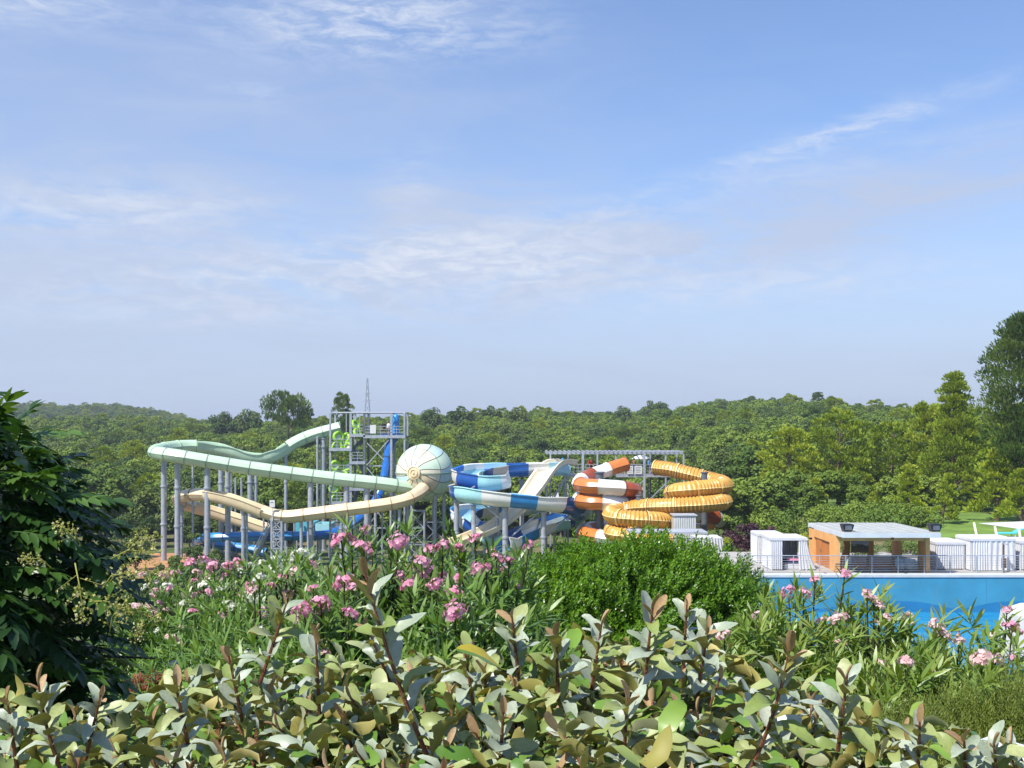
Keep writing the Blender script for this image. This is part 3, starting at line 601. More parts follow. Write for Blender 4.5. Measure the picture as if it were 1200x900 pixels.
for x in (403, 419): MB().bar((tx(x), TD + 1.8, tz(509)), (tx(x), TD + 1.8, top), 0.09).build('post', 'galvanised_steel', tw)
# --- white-railed access stairs low by the trestle
st_ = root_at('access_stairs', 306, 115, 'low grey steel stairs with white railings beside the lattice trestle', 'stairs')
p0 = P(298, 654, 115.5); p1 = P(320, 612, 117.5); mb = MB()
for o_ in (0, 1.2): mb.bar(p0 + Vector((0, o_, 0)), p1 + Vector((0, o_, 0)), 0.07, 0.3)
mb.build('stringer', 'galvanised_steel', st_)
for k in range(14):
    f = (k + .5) / 14; c = p0.lerp(p1, f); MB().box((c.x - .14, c.y + .04, c.z - .02), (c.x + .14, c.y + 1.16, c.z + .03)).build('tread', 'galvanised_steel', st_)
for o_ in (0, 1.2):
    mb = MB()
    for dz in (0.55, 1.05): mb.tube([p0 + Vector((0, o_, dz)), p1 + Vector((0, o_, dz))], 0.045, 6)
    for k in range(8): c = p0.lerp(p1, k / 7) + Vector((0, o_, 0)); mb.tube([c, c + Vector((0, 0, 1.05))], 0.04, 6)
    mb.build('railing', 'white_paint', st_)
MB().box((p1.x - .2, p1.y - .1, p1.z - .12), (p1.x + 1.6, p1.y + 1.5, p1.z)).build('landing', 'galvanised_steel', st_)
for dx in (0.1, 1.4): MB().bar((p1.x + dx, p1.y + .5, gz(p1.x, p1.y) - .1), (p1.x + dx, p1.y + .5, p1.z - .1), 0.12).build('post', 'galvanised_steel', st_)

# --- shaded launch platform on the right
pf = root_at('launch_platform', 720, 115, 'grey steel launch platform with long flat shade frame above the spiral slides', 'platform')
D2 = 113.5
def qx(x, d=D2): return (x - CX) / FPX * d
def qz(y, d=D2): return CAMZ - (y - HZ) / FPX * d
rz0, pz0 = qz(531), qz(556.5); zg2 = gz(qx(720), D2)
for yy in (D2, D2 + 4.2): MB().bar((qx(640), yy, rz0), (qx(801), yy, rz0), 0.16, 0.24).build('roof_beam', 'galvanised_steel', pf)
for k in range(30): xx = qx(641) + (qx(800) - qx(641)) * k / 29; MB().bar((xx, D2 - .3, rz0 + .18), (xx, D2 + 4.6, rz0 + .18), 0.09, 0.1).build('purlin', 'roof_steel', pf)
for px, m, dy in ((645, 0, 0), (683, 1, 0), (700, 0, 0), (755, 1, 0), (780, 0, 0), (801, 0, 0), (668, 0, 4.2), (726, 0, 4.2), (768, 0, 4.2), (800, 0, 4.2)):
    MB().bar((qx(px), D2 + dy, zg2 - .1), (qx(px), D2 + dy, rz0 - .12), 0.24 if m else 0.16).build('post', 'galvanised_steel', pf)
for x0, x1 in ((664, 700), (722, 800)):
    MB().box((qx(x0), D2 + .12, pz0 - .2), (qx(x1), D2 + 4.1, pz0)).build('deck', 'dark_steel', pf)
    MB().box((qx(x0), D2 - .1, pz0 - .24), (qx(x1), D2 + .11, pz0 + .06)).build('edge_beam', 'galvanised_steel', pf)
    mb = MB()
    for dz in (0.4, 0.75, 1.1): mb.bar((qx(x0), D2 + .05, pz0 + dz), (qx(x1), D2 + .05, pz0 + dz), 0.05)
    for k in range(9): xx = qx(x0) + (qx(x1) - qx(x0)) * k / 8; mb.bar((xx, D2 + .05, pz0), (xx, D2 + .05, pz0 + 1.1), 0.045)
    mb.build('railing', 'galvanised_steel', pf)
for xa, ya, xb, yb in ((755, 562, 728, 592), (755, 592, 785, 562), (666, 590, 700, 560), (700, 590, 668, 560), (670, 620, 700, 592), (645, 560, 666, 582), (645, 585, 666, 560), (648, 610, 668, 584)):
    MB().bar((qx(xa), D2 + .1, qz(ya)), (qx(xb), D2 + .14, qz(yb)), 0.1).build('brace', 'galvanised_steel', pf)
for px in (763, 766, 776, 783): MB().bar((qx(px), D2 + 2.5, zg2 - .1), (qx(px), D2 + 2.5, pz0 - .2), 0.12).build('post', 'dark_steel', pf)
for px, w in ((738.5, 0.6), (748, 0.8)):
    c = P(px, 546, D2 - .2); mb = MB(); mb.box((c.x - w / 2, c.y - .04, c.z - .85), (c.x + w / 2, c.y, c.z))
    for k in range(4): mb.box((c.x - w * .36, c.y - .046, c.z - .2 - k * .16), (c.x + w * (.36 - .1 * (k % 2)), c.y - .04, c.z - .15 - k * .16), 1)
    mb.build('notice_board', ['white_paint', 'lettering'], pf)

# --- white and cream straight slide
ws = root_at('straight_slide', 610, 108, 'wide cream white straight slide dropping from the shaded platform', 'water slide')
wp = Path([(668, 545, 113.6), (660, 544, 113), (652, 545, 112.4), (644, 551, 111.6), (635, 563, 110.6), (624, 579, 109.4), (611, 595, 108.2), (596, 609, 107), (578, 621, 105.6), (556, 631, 104.2), (534, 639, 103)])
s = 0.0; q = u_profile(1.15, 0.55, 0.1, 9, 0.10, 5)
while s < wp.L - .4:
    e = min(s + 3.0, wp.L); chute_section(wp, s, e, q, ['pale_cream'] if s < 13 else ['cream_fibreglass'], ws, 'chute_section'); s = e
for px, d, yt, r in ((640, 110.9, 562, 0.13), (612, 108.4, 600, 0.13), (584, 106, 622, 0.15), (662, 113.2, 552, 0.13)): col_px(ws, px, d, yt, r)
MB().tube([P(628, 622, 109), P(662, 560, 112.4)], 0.10, 8).build('strut', 'galvanised_steel', ws)

# --- blue and white patchwork channel slides
pal2 = ['mid_blue', 'white_fibreglass', 'pale_blue', 'dark_blue', 'white_fibreglass', 'grey_beige', 'blue_fibreglass', 'pale_blue', 'white_fibreglass', 'mid_blue', 'dark_blue', 'aqua_fibreglass', 'grey_beige']
def patchwork(root, path, w, h, off, bank, seclen=2.0):
    prof = u_profile(w, h, 0.09, 11, 0.12, 2.6); nn = len(prof); s = 0.0; k = off
    while s < path.L - .4:
        e = min(s + seclen, path.L)
        cyc = ['mid_blue', 'white_fibreglass', 'dark_blue', 'pale_blue', 'white_fibreglass', 'blue_fibreglass', 'grey_beige', 'dark_blue', 'aqua_fibreglass', 'white_fibreglass']; mats = [cyc[(k + 3) % 10], cyc[k % 10], cyc[(k * 3 + 6) % 10]]
        def mi(j, i, n):
            if j < 6 or j >= nn - 4: return 0                  # left wall panel
            if j >= 8 and j < 16: return 1                    # right wall panel
            return 2
        chute_section(path, s, e, prof, mats, root, 'channel_section', bank=bank, midx=mi); s = e; k += 1
ps = root_at('patchwork_slide', 600, 108, 'wide open channel slide in blue and white patchwork panels looping twice', 'water slide')
pa = Path([(664, 556, 113.5), (650, 557, 113.2), (630, 557.5, 113), (606, 558.5, 112.8), (580, 560, 112.5), (557, 562.5, 111.4), (544, 567, 109.4), (542, 571, 107.6), (551, 574.5, 106.4), (566, 576, 105.9), (582, 574.5, 105.9), (598, 570.5, 106.2)])
patchwork(ps, pa, 1.35, 1.35, 0, 0.5, 2.1)
pp = Path([(578, 581, 111), (557, 583, 110.6), (544, 585, 109), (540, 587, 107), (546, 589, 105.2), (560, 590.5, 104.3), (580, 592.5, 103.9), (604, 594.5, 103.9), (632, 597.5, 104.1),
           (656, 600.5, 104.6), (672, 603, 106), (680, 607, 108), (678, 613, 109.8), (664, 618, 110), (646, 623, 109), (628, 630, 107.5), (610, 638, 106), (592, 647, 104.5)])
patchwork(ps, pp, 1.4, 1.28, 5, 0.45, 2.5)
for px, d, yt, r in ((611.5, 112.9, 562, 0.26), (535, 107.8, 572, 0.27), (592, 103.9, 595, 0.28), (637, 104.2, 600, 0.26), (681, 108.5, 613, 0.14), (555, 104.6, 592, 0.22), (583, 106, 578, 0.14), (650, 110, 626, 0.15)): col_px(ps, px, d, yt, r)
for a_, b_ in (((560, 586, 105), (592, 612, 104.2)), ((632, 600, 104.5), (600, 628, 104.4)), ((668, 603, 106), (639, 628, 104.5)), ((540, 582, 107), (556, 570, 105))): MB().tube([P(*a_), P(*b_)], 0.09, 8).build('strut', 'galvanised_steel', ps)
ps2 = root_at('patchwork_slide', 580, 113, 'lower blue and white patchwork chute passing under the looping patchwork slide', 'water slide')
pp2 = Path([(660, 594, 117), (640, 599, 116.6), (615, 603, 116), (588, 605, 115.2), (562, 606.5, 114.2), (545, 609, 112.8), (539, 613, 111), (544, 619, 109.4), (556, 627, 108.4), (572, 637, 107.6), (586, 648, 106.8)])
patchwork(ps2, pp2, 1.25, 1.25, 4, 0.45)
for px, d, yt, r in ((622, 116.2, 608, 0.2), (568, 114.4, 611, 0.2), (545, 110, 622, 0.16)): col_px(ps2, px, d, yt, r)

# --- orange and white spiral tube
os_ = root_at('spiral_tube_slide', 712, 106, 'orange and white banded spiral tube slide', 'water slide')
op = Path([(733, 544, 111), (722, 547, 110.4), (706, 552.5, 109.4), (691, 558, 108), (681, 563.5, 106.2), (679, 567, 104.6), (686, 569.5, 103.2), (704, 570.5, 102.6), (726, 572, 102.6), (740, 574, 103.4), (745, 576, 105.2), (737, 578, 107.2), (716, 579, 108.6), (695, 581, 108.2), (682, 583.5, 106.6), (679, 586, 104.8),
           (687, 588, 103.4), (706, 589, 102.9), (732, 590.5, 103.4), (765, 595, 105.4), (800, 601, 107.4), (828, 605, 108.6), (843, 608, 110.4), (838, 612, 112.2), (812, 614, 113), (775, 615.5, 112.6), (735, 617, 111.4), (700, 619, 109.4), (684, 622, 107.2), (686, 626, 105.2), (704, 629.5, 103.6), (730, 633, 102.6)])
s = 0.0; k = 0
while s < op.L - .5:
    e = min(s + 2.35, op.L)
    m = [['light_orange', 'orange_seam'], ['white_fibreglass', 'grey_beige'], ['orange_fibreglass', 'orange_seam'], ['white_fibreglass', 'grey_beige']][k % 4]
    tube_section(op, s, e, 0.74, m, os_, 'tube_section', step=0.4); s = e; k += 1
for px, d, yt, r in ((702.5, 105.3, 553, 0.42), (809, 108, 606, 0.28)): col_px(os_, px, d, yt, r, mat='dark_steel')
for yt in (562, 577, 595): MB().tube([P(702.5, yt, 105.3), P(695, yt + 6, 103.4)], 0.10, 8).build('strut', 'dark_steel', os_)

# --- yellow ribbed spiral tube
ys_ = root_at('ribbed_tube_slide', 785, 103, 'amber yellow ribbed spiral tube slide coiling down in wide bends', 'water slide')
yp = Path([(768, 548, 111), (785, 550, 110), (806, 555, 109.2), (828, 560.5, 108.6), (844, 565, 107.4), (850, 568.5, 105.2), (844, 570.5, 103), (824, 572, 101.8), (803, 574, 101.4), (790, 576.5, 102.6), (788, 579, 104.8), (802, 581, 106.6), (826, 582.5, 106.8), (844, 584.5, 105.4), (849, 587, 103.2), (840, 589.5, 101.4),
           (816, 591.5, 100.6), (786, 593, 100.8), (758, 594, 101.8), (735, 596, 102.8), (720, 599, 102.4), (716, 603, 100.6), (724, 606, 99), (745, 608, 98.4), (768, 609.5, 98.8), (780, 611.5, 100.4), (774, 614, 102.4), (750, 616, 103.2), (728, 618.5, 102.6), (717, 622, 100.8), (722, 626, 99), (742, 629, 98.3), (768, 632, 98.2), (795, 637, 98.4)])
s = 0.0
while s < yp.L - .5:
    e = min(s + 2.5, yp.L); tube_section(yp, s, e, 0.76, ['yellow_fibreglass', 'yellow_seam'], ys_, 'tube_section', rib=0.34, flange=1.10); s = e
for px, d, yt, r in ((749, 102.2, 580, 0.30), (825.5, 104.4, 553, 0.30)): col_px(ys_, px, d, yt, r, mat='dark_steel')
for px, d, y in ((825.5, 104.4, 566), (825.5, 104.4, 584)): MB().tube([P(px, y, d), P(px - 8, y + 7, d - 2.2)], 0.1, 8).build('strut', 'dark_steel', ys_)
# flat grey roof and slatted kiosk by the yellow slide foot
fr = root_at('flat_roof_shelter', 778, 94, 'small shelter with thin flat grey roof below the yellow slide', 'shelter')
c0, c1 = P(736, 621.5, 93), P(826, 623.5, 93)
MB().box((c0.x, 91.6, c1.z - .02), (c1.x, 94.6, c1.z + .14)).build('roof', 'roof_steel', fr)
for fx in (0.05, 0.5, 0.95):
    for yy in (91.8, 94.4): xx = c0.x + (c1.x - c0.x) * fx; MB().bar((xx, yy, gz(xx, yy) - .1), (xx, yy, c1.z - .03), 0.12).build('post', 'galvanised_steel', fr)
MB().bar((c0.x + 1, 91.9, c1.z - .45), (c1.x - .6, 91.9, c1.z - .45), 0.08, 0.08).build('rail', 'galvanised_steel', fr)
kb = root_at('slatted_kiosk', 802, 97, 'small grey hut of upright slats standing behind the flat grey roof', 'hut')
c0 = P(790, 604.5, 96.5); c1 = P(816, 620, 96.5); zb = gz(c0.x, 97)
MB().box((c0.x + .05, 96.6, zb - .1), (c1.x - .05, 98.4, c0.z - .05)).build('wall', 'grey_beige', kb)
for k in range(10): xx = c0.x + (c1.x - c0.x) * k / 10; MB().box((xx, 96.5, zb), (xx + .15, 96.6, c0.z)).build('slat', 'fascia', kb)
MB().box((c0.x - .1, 96.4, c0.z), (c1.x + .1, 98.5, c0.z + .08)).build('roof', 'roof_steel', kb)

# ------------------------------------------------------------------ pool, deck, bar
WZ = -2.3
def water_material():
    m = bpy.data.materials.new('pool_water'); m.use_nodes = True; t = m.node_tree; b = t.nodes['Principled BSDF']
    b.inputs['Roughness'].default_value = 0.08; b.inputs['IOR'].default_value = 1.33
    tc = N(t, 'ShaderNodeTexCoord'); n1 = N(t, 'ShaderNodeTexNoise', i_Scale=0.5, i_Detail=4.0); n2 = N(t, 'ShaderNodeTexNoise', i_Scale=1.6, i_Detail=5.0, i_Distortion=0.6)
    for n in (n1, n2): t.links.new(tc.outputs['Object'], n.inputs['Vector'])
    t.links.new(ramp_n(t, n1.outputs['Fac'], [(0.3, (0.012, 0.20, 0.40)), (0.7, (0.03, 0.27, 0.48))]), b.inputs['Base Color'])
    bp = N(t, 'ShaderNodeBump', i_Strength=0.5, i_Distance=0.12); t.links.new(n2.outputs['Fac'], bp.inputs['Height']); t.links.new(bp.outputs[0], b.inputs['Normal'])
    MATS['pool_water'] = m
water_material()
xs = np.arange(11, 77.1, 1.0); ys = np.arange(36.5, 65.4, 0.8)
X, Y = np.meshgrid(xs, ys); Z = WZ + 0.03 * np.sin(X * 1.3 + Y * 0.7) + 0.03 * np.sin(Y * 1.9 - X * 0.4); i = np.arange(X.size).reshape(X.shape)
link('pool_water', arr_mesh('pool_water', np.stack([X, Y, Z], -1).reshape(-1, 3), np.stack([i[:-1, :-1], i[:-1, 1:], i[1:, 1:], i[1:, :-1]], -1).reshape(-1, 4), ['pool_water'], smooth=True), kind='structure')
pw = thing('pool_wall', (40, 65.3, -4.2), 'tall bright blue painted pool wall below the railing', 'wall')
for k in range(11):                                          # cast panels with recessed joints
    x0 = 11 + k * 6; MB().box((x0 + .01, 65.2, -4.3), (x0 + 5.99, 65.9, -0.16)).build('panel', 'pool_blue', pw)
MB().box((11, 65.215, -4.3), (77, 65.85, -0.17)).build('core', 'pool_blue', pw)
MB().box((10.8, 65.15, -0.155), (77.2, 66.3, -0.02)).build('coping', 'coping', pw)
mb = MB(); top = []; bot = []                                # darker wave painted along the foot
for k in range(133):
    x = 11 + k * 0.5; top.append((x, 65.196, -1.62 - .45 * abs(math.cos(math.pi * (x - 27.3) / 8.5)) ** 5)); bot.append((x, 65.196, -4.0))
mb.v = top + bot; n = len(top)
for k in range(n - 1): mb.f.append((k, n + k, n + k + 1, k + 1)); mb.m.append(0)
mb.build('painted_wave', 'pool_wave_blue', pw)
sw = thing('pool_side_wall', (11, 50, -4.2), 'low pale concrete pool edge behind the shrubs', 'wall')
MB().box((10.3, 36, -4.3), (10.99, 65.9, -2.0)).build('wall', 'pool_blue', sw)
MB().box((10.1, 35.6, -1.995), (11.2, 65.9, -1.86)).build('coping', 'coping', sw)
MB().box((11.2, 35.6, -4.3), (77, 36.4, -1.9)).build('wall', 'concrete', sw)
MB().box((14, 66.31, -0.4), (77, 77.5, -0.03)).build('terrace_deck', 'concrete', None, kind='structure')

# railing along the deck edge
rl = thing('deck_railing', (30, 66.1, -0.02), 'grey steel railing with thin horizontal bars along the pool wall', 'railing')
x = 14.2
while x < 62:
    MB().bar((x, 66.1, -0.02), (x, 66.1, 1.06), 0.05).build('post', 'galvanised_steel', rl); x += 1.62
for k in range(6):
    MB().bar((14.2, 66.1, 0.14 + k * 0.155), (62, 66.1, 0.14 + k * 0.155), 0.018).build('wire', 'galvanised_steel', rl)
MB().tube([(14.2, 66.1, 1.06), (62, 66.1, 1.06)], 0.03, 8).build('handrail', 'galvanised_steel', rl)
gt = thing('railing_panel', (23, 66.3, -0.02), 'brown framed slatted barrier panels in front of the bar counter', 'barrier')
for x0 in (20.55, 22.15, 23.75):
    mb = MB(); mb.bar((x0, 66.3, 0.0), (x0, 66.3, 0.98), 0.07); mb.bar((x0 + 1.5, 66.3, 0.0), (x0 + 1.5, 66.3, 0.98), 0.07); mb.bar((x0 + .035, 66.3, 0.95), (x0 + 1.465, 66.3, 0.95), 0.06); mb.build('frame', 'brown_wood', gt)
    for k in range(6): MB().bar((x0 + .035, 66.3, 0.12 + k * 0.14), (x0 + 1.465, 66.3, 0.12 + k * 0.14), 0.02, 0.028).build('slat', 'galvanised_steel', gt)

# orange bar pavilion
bar = thing('bar_pavilion', (23, 69, -0.02), 'open orange rendered poolside bar with flat grey overhanging roof', 'building')
def bx(name, lo, hi, m, par=bar): return MB().box(lo, hi).build(name, m, par)
B0, BX0, BX1 = -0.02, 20.15, 26.02
bx('pillar', (BX0, 66.4, B0), (BX0 + .28, 67.7, 2.28), 'orange_render'); bx('pillar', (BX1 - .26, 66.4, B0), (BX1, 67.7, 2.28), 'orange_render')
bx('pillar', (BX0, 71.2, B0), (BX0 + .28, 72.4, 2.28), 'orange_render'); bx('pillar', (BX1 - .26, 71.2, B0), (BX1, 72.4, 2.28), 'orange_render')
bx('side_wall', (BX0 + .12, 67.71, B0), (BX0 + .22, 71.19, 1.9), 'door_orange'); bx('lintel', (BX0 + .004, 67.705, 1.72), (BX0 + .275, 71.195, 2.27), 'orange_render')
dr = bx('door', (BX0 + .07, 69.6, B0), (BX0 + .117, 70.8, 1.68), 'door_orange'); MB().box((BX0 + .02, 69.7, .9), (BX0 + .068, 69.75, 1.05)).build('handle', 'dark_steel', dr)
bx('lintel', (BX0 + .285, 66.5, 1.93), (BX1 - .265, 66.8, 2.27), 'orange_render'); bx('lintel', (BX0 + .285, 71.9, 1.95), (BX1 - .265, 72.3, 2.27), 'orange_render')
mb = MB()                                                    # curved orange pier
mb.loft([[(22.55 + o_, yy, z) for o_, yy in ((-.26 + dx, 71.95), (.22 + dx * .3, 71.95), (.22 + dx * .3, 72.2), (-.26 + dx, 72.2))] for z, dx in ((B0, -.15), (.5, .05), (1.0, .16), (1.5, .05), (1.8, -.2), (1.945, -.55))], cap=True); mb.build('curved_pier', 'orange_render', bar)
bx('pier', (24.05, 71.95, B0), (24.4, 72.2, 1.945), 'orange_render')
def poster_material():
    m = bpy.data.materials.new('poster_print'); m.use_nodes = True; t = m.node_tree; b = t.nodes['Principled BSDF']; b.inputs['Roughness'].default_value = 0.4
    tc = N(t, 'ShaderNodeTexCoord'); sp_ = N(t, 'ShaderNodeSeparateXYZ'); t.links.new(tc.outputs['Generated'], sp_.inputs[0])
    n = N(t, 'ShaderNodeTexNoise', i_Scale=4.0, i_Detail=6.0); t.links.new(tc.outputs['Generated'], n.inputs['Vector'])
    f = math_n(t, 'ADD', sp_.outputs['Z'], math_n(t, 'MULTIPLY', math_n(t, 'SUBTRACT', n.outputs['Fac'], 0.5), 0.5))
    t.links.new(ramp_n(t, f, [(0.1, (0.25, 0.20, 0.10)), (0.3, (0.10, 0.14, 0.10)), (0.42, (0.75, 0.78, 0.80)), (0.6, (0.35, 0.50, 0.68)), (0.8, (0.14, 0.30, 0.55))]), b.inputs['Base Color'])
    MATS['poster_print'] = m
poster_material()
po = MB().box((22.86, 71.85, 0.62), (24.02, 71.93, 1.9)).build('poster', 'poster_print', None, label='framed landscape poster of cloudy blue sky hung inside the orange bar', cat='poster')
mb = MB(); mb.box((22.82, 71.83, .58), (24.049, 71.9, .615)); mb.box((22.82, 71.83, 1.905), (24.049, 71.9, 1.94)); mb.build('frame', 'brown_wood', po)
ct = thing('bar_counter', (23.6, 68.6, B0), 'low wooden counter inside the orange bar', 'counter')
MB().box((21.9, 68.4, B0), (25.2, 68.8, 0.62)).build('front', 'door_orange', ct); MB().box((21.8, 68.3, 0.622), (25.3, 68.95, 0.68)).build('top', 'grey_beige', ct)
rf = MB(); xl, xr, yf, yb = BX0, 26.1, 64.9, 72.6
rf.loft([[(xl, yf, z - .0), (xr, yf, z), (xr, yb, z - .1 + .02), (xl, yb, z - .1 + .02)] for z in (2.29, 2.59)], cap=True)
roof = rf.build('roof', 'fascia', bar)
mb = MB(); mb.loft([[(xl + .1, yf + .12, 2.592 + dz), (xr - .1, yf + .12, 2.592 + dz), (xr - .1, yb - .1, 2.515 + dz), (xl + .1, yb - .1, 2.515 + dz)] for dz in (0, .02)], cap=True); mb.build('roof_sheet', 'roof_sheet', roof)
for k in range(1, 9): xx = xl + (xr - xl) * k / 9; MB().bar((xx, yf + .15, 2.625), (xx, yb - .15, 2.545), 0.03, 0.02).build('roof_joint', 'fascia', roof)
for j, (px, d) in enumerate(((992.5, 65.6), (1095, 65.6))):
    c = P(px, 617, d); mb = MB(); w = 0.33
    mb.loft([[(c.x - w * f, d - w * f, 2.60 + z), (c.x + w * f, d - w * f, 2.60 + z), (c.x + w * f, d + w * f, 2.60 + z), (c.x - w * f, d + w * f, 2.60 + z)] for z, f in ((0.02, .72), (.1, .8), (.36, 1.0), (.46, 1.02), (.48, .9))], cap=True)
    sp_o = mb.build('loudspeaker', 'black_plastic', None, label=('black box loudspeaker on the roof corner above the orange side door', 'black box loudspeaker on the roof corner beside the closed white cabana')[j], cat='loudspeaker', group='speakers on the bar roof')
    MB().box((c.x - .2, d - w * 1.02, 2.72), (c.x + .2, d - w * .93, 3.0)).build('grille', 'dark_steel', sp_o)
for px, y in ((950, 620), (1046, 627)):
    c = P(px, y, 64.8); mb = MB(); mb.lathe((c.x, 64.82, 2.33), [(.06, -.14), (.1, -.12), (.1, -.02), (.05, -.012)], 10); mb.build('lamp', 'black_plastic', bar)
# stools, tubs and greenery behind the counter
for k, (x, y) in enumerate(((24.6, 67.6), (25.2, 67.5))):
    t_ = thing('tub_chair', (x, y, B0), 'white round tub chair in front of the bar counter', 'chair', 'white tub chairs at the bar')
    mb = MB(); mb.lathe((x, y, B0), [(.2, .02), (.26, .06), (.34, .3), (.36, .42), (.28, .44), (.1, .40)], 16); mb.build('seat', 'white_paint', t_, smooth=True)
    mb = MB(); mb.loft([[(x + r * math.cos(a), y + r * math.sin(a), B0 + z) for a in np.linspace(.2, math.pi - .2, 9)] for r, z in ((.35, .40), (.40, .62), (.34, .66), (.30, .44))], closed=False); mb.build('backrest', 'white_paint', t_, smooth=True)

# cabanas with white curtains
def cabana(cx, cy, w, dpt, h, label, flare=0.0, gap=None, mat='white_cloth', pole=False):
    z = -0.03; t_ = thing('cabana', (cx, cy, z), label, 'cabana', 'curtained cabanas on the deck')
    for sx in (-1, 1):
        for sy in (-1, 1): MB().bar((cx + sx * w / 2, cy + sy * dpt / 2, z), (cx + sx * w / 2, cy + sy * dpt / 2, z + h), 0.07).build('post', 'white_paint', t_)
    mb = MB(); e = .06
    mb.loft([[(cx - (w / 2 + e) * f, cy - (dpt / 2 + e) * f, z + h + dz), (cx + (w / 2 + e) * f, cy - (dpt / 2 + e) * f, z + h + dz), (cx + (w / 2 + e) * f, cy + (dpt / 2 + e) * f, z + h + dz), (cx - (w / 2 + e) * f, cy + (dpt / 2 + e) * f, z + h + dz)] for dz, f in ((-.16, 1.02), (0.0, 1.02), (.05, .9), (.09, .3))], cap=True)
    mb.build('roof_cloth', mat, t_)
    def curtain(x0, y0, x1, y1, ff=0.0, nf=12):
        mb = MB(); rings = []; m = nf * 8; L = math.hypot(x1 - x0, y1 - y0); ux, uy = (x1 - x0) / L, (y1 - y0) / L
        ph = random.random() * 6
        for q in range(7):
            zf = q / 6; row = []
            for k in range(m + 1):
                f = k / m; a = 0.05 * math.sin(2 * math.pi * nf * f + ph + 0.5 * math.sin(zf * 3 + f * 5)) * (0.5 + 0.5 * (1 - zf))
                fl = ff * (1 - zf) ** 1.5
                row.append((x0 + ux * L * f - uy * a + (fl if f > .0 else fl) * (1 if abs(uy) > .5 else f), y0 + uy * L * f + ux * a, z + .06 + (h - .14) * zf))
            rings.append(row)
        mb.loft(rings, closed=False); me = mb.build('curtain', mat, t_, smooth=True); return me
    xl, xr, yf, yb = cx - w / 2, cx + w / 2, cy - dpt / 2 - .05, cy + dpt / 2 + .05
    if gap: curtain(xl, yf, xl + (xr - xl) * gap[0], yf, 0, 6); curtain(xl + (xr - xl) * gap[1], yf, xr + .02, yf, flare, 5)
    else: curtain(xl, yf, xr, yf, 0, 12)
    curtain(xl - .05, yf, xl - .05, yb, 0, 10); curtain(xr + .05, yf, xr + .05, yb, flare, 10); curtain(xl, yb, xr, yb, 0, 12)
    return t_
def cx_(px, d): return (px - CX) / FPX * d
cabana(cx_(922, 68), 68.6, 2.2, 2.2, 2.05, 'white cabana with flared open curtains left of the orange bar', 0.55, (0.32, 0.78))
cabana(cx_(903, 71), 72.0, 1.6, 2.0, 1.95, 'closed white cabana tucked behind the flared cabana', 0.0)
cabana(cx_(1108, 68.5), 69.0, 1.75, 2.4, 1.75, 'closed grey white cabana against the right pillar of the orange bar', 0.0, None, 'white_cloth')
cabana(cx_(1165, 66.9), 68.2, 2.65, 2.2, 2.05, 'wide closed white cabana behind the brown shower post', 0.0, (0.36, 0.36))
cabana(cx_(1218, 67.5), 68.6, 2.4, 2.2, 1.85, 'white cabana beside the pale sail shade posts', 0.0, (0.3, 0.75))
cb = P(832, 629, 84); zc_ = gz(cb.x, 84)
def low_cabana():
    z = zc_; t_ = thing('cabana', (cb.x, 84, z), 'white cloth tent with sloping side beside the lime fern like shrub', 'cabana')
    h = cb.z - z; w = 2.6
    mb = MB(); mb.loft([[(cb.x - w / 2, 83, z + h - .1 + d_), (cb.x + w * .3, 83, z + h - .1 + d_), (cb.x + w * .3, 85.4, z + h - .1 + d_), (cb.x - w / 2, 85.4, z + h - .1 + d_)] for d_ in (0, .12)], cap=True); mb.build('roof_cloth', 'white_cloth', t_)
    for (xa, xb, sl, yy) in ((-w / 2, w * .3, .0, 83.0), (w * .3, w * .3, 1.2, None)):
        mb = MB(); rings = []
        for q in range(7):
            zf = q / 6; row = []
            for k in range(49):
                f = k / 48; a = .06 * math.sin(f * 60)
                row.append((cb.x + xa + (xb - xa) * f + (1.1 * (1 - zf) ** 1.2 * (f if yy else 1)) + (0 if yy else a), (yy - .04 + a) if yy else 83.0 + 2.4 * f, z + .05 + (h - .1) * zf))
            rings.append(row)
        mb.loft(rings, closed=False); mb.build('curtain', 'white_cloth', t_, smooth=True)
    for sx in (-w / 2 + .05, w * .3 - .05):
        for yy in (83.1, 85.3): MB().bar((cb.x + sx, yy, z - .1), (cb.x + sx, yy, z + h - .1), .07).build('post', 'white_paint', t_)
low_cabana()
sb = thing('daybed', (cx_(930, 68.4), 68.4, -0.03), 'blue and pink cushioned daybed inside the flared white cabana', 'daybed')
x = cx_(930, 68.4)
MB().box((x - .7, 67.9, 0.0), (x + .7, 69.2, .32)).build('base', 'white_paint', sb); MB().box((x - .68, 67.92, .322), (x + .68, 69.18, .5)).build('mattress', 'cloth_navy', sb)
mb = MB(); mb.loft([[(x - .5 * f, 68 + .12 * g, .5 + z), (x + .35 * f, 68 + .12 * g, .5 + z), (x + .35 * f, 68.5 - .1 * g, .5 + z), (x - .5 * f, 68.5 - .1 * g, .5 + z)] for z, f, g in ((.005, 1, 0), (.1, 1.05, .2), (.2, .8, 1))], cap=True); mb.build('cushion', 'cloth_pink', sb, smooth=True)
sh = thing('outdoor_shower', (cx_(1176, 66.6), 66.5, -0.03), 'brown wooden shower post with round head in front of the wide cabana', 'shower')
x = cx_(1176, 66.5); MB().bar((x, 66.5, -.03), (x, 66.5, 1.78), .09, .09).build('post', 'brown_wood', sh); MB().box((x - .16, 66.44, .25), (x + .16, 66.45, .85)).build('panel', 'brown_wood', sh)
mb = MB(); mb.tube([(x, 66.5, 1.72), (x, 66.25, 1.8)], .025, 8); mb.lathe((x, 66.2, 1.74), [(.02, .06), (.14, .03), (.14, 0)], 14); mb.build('shower_head', 'galvanised_steel', sh)
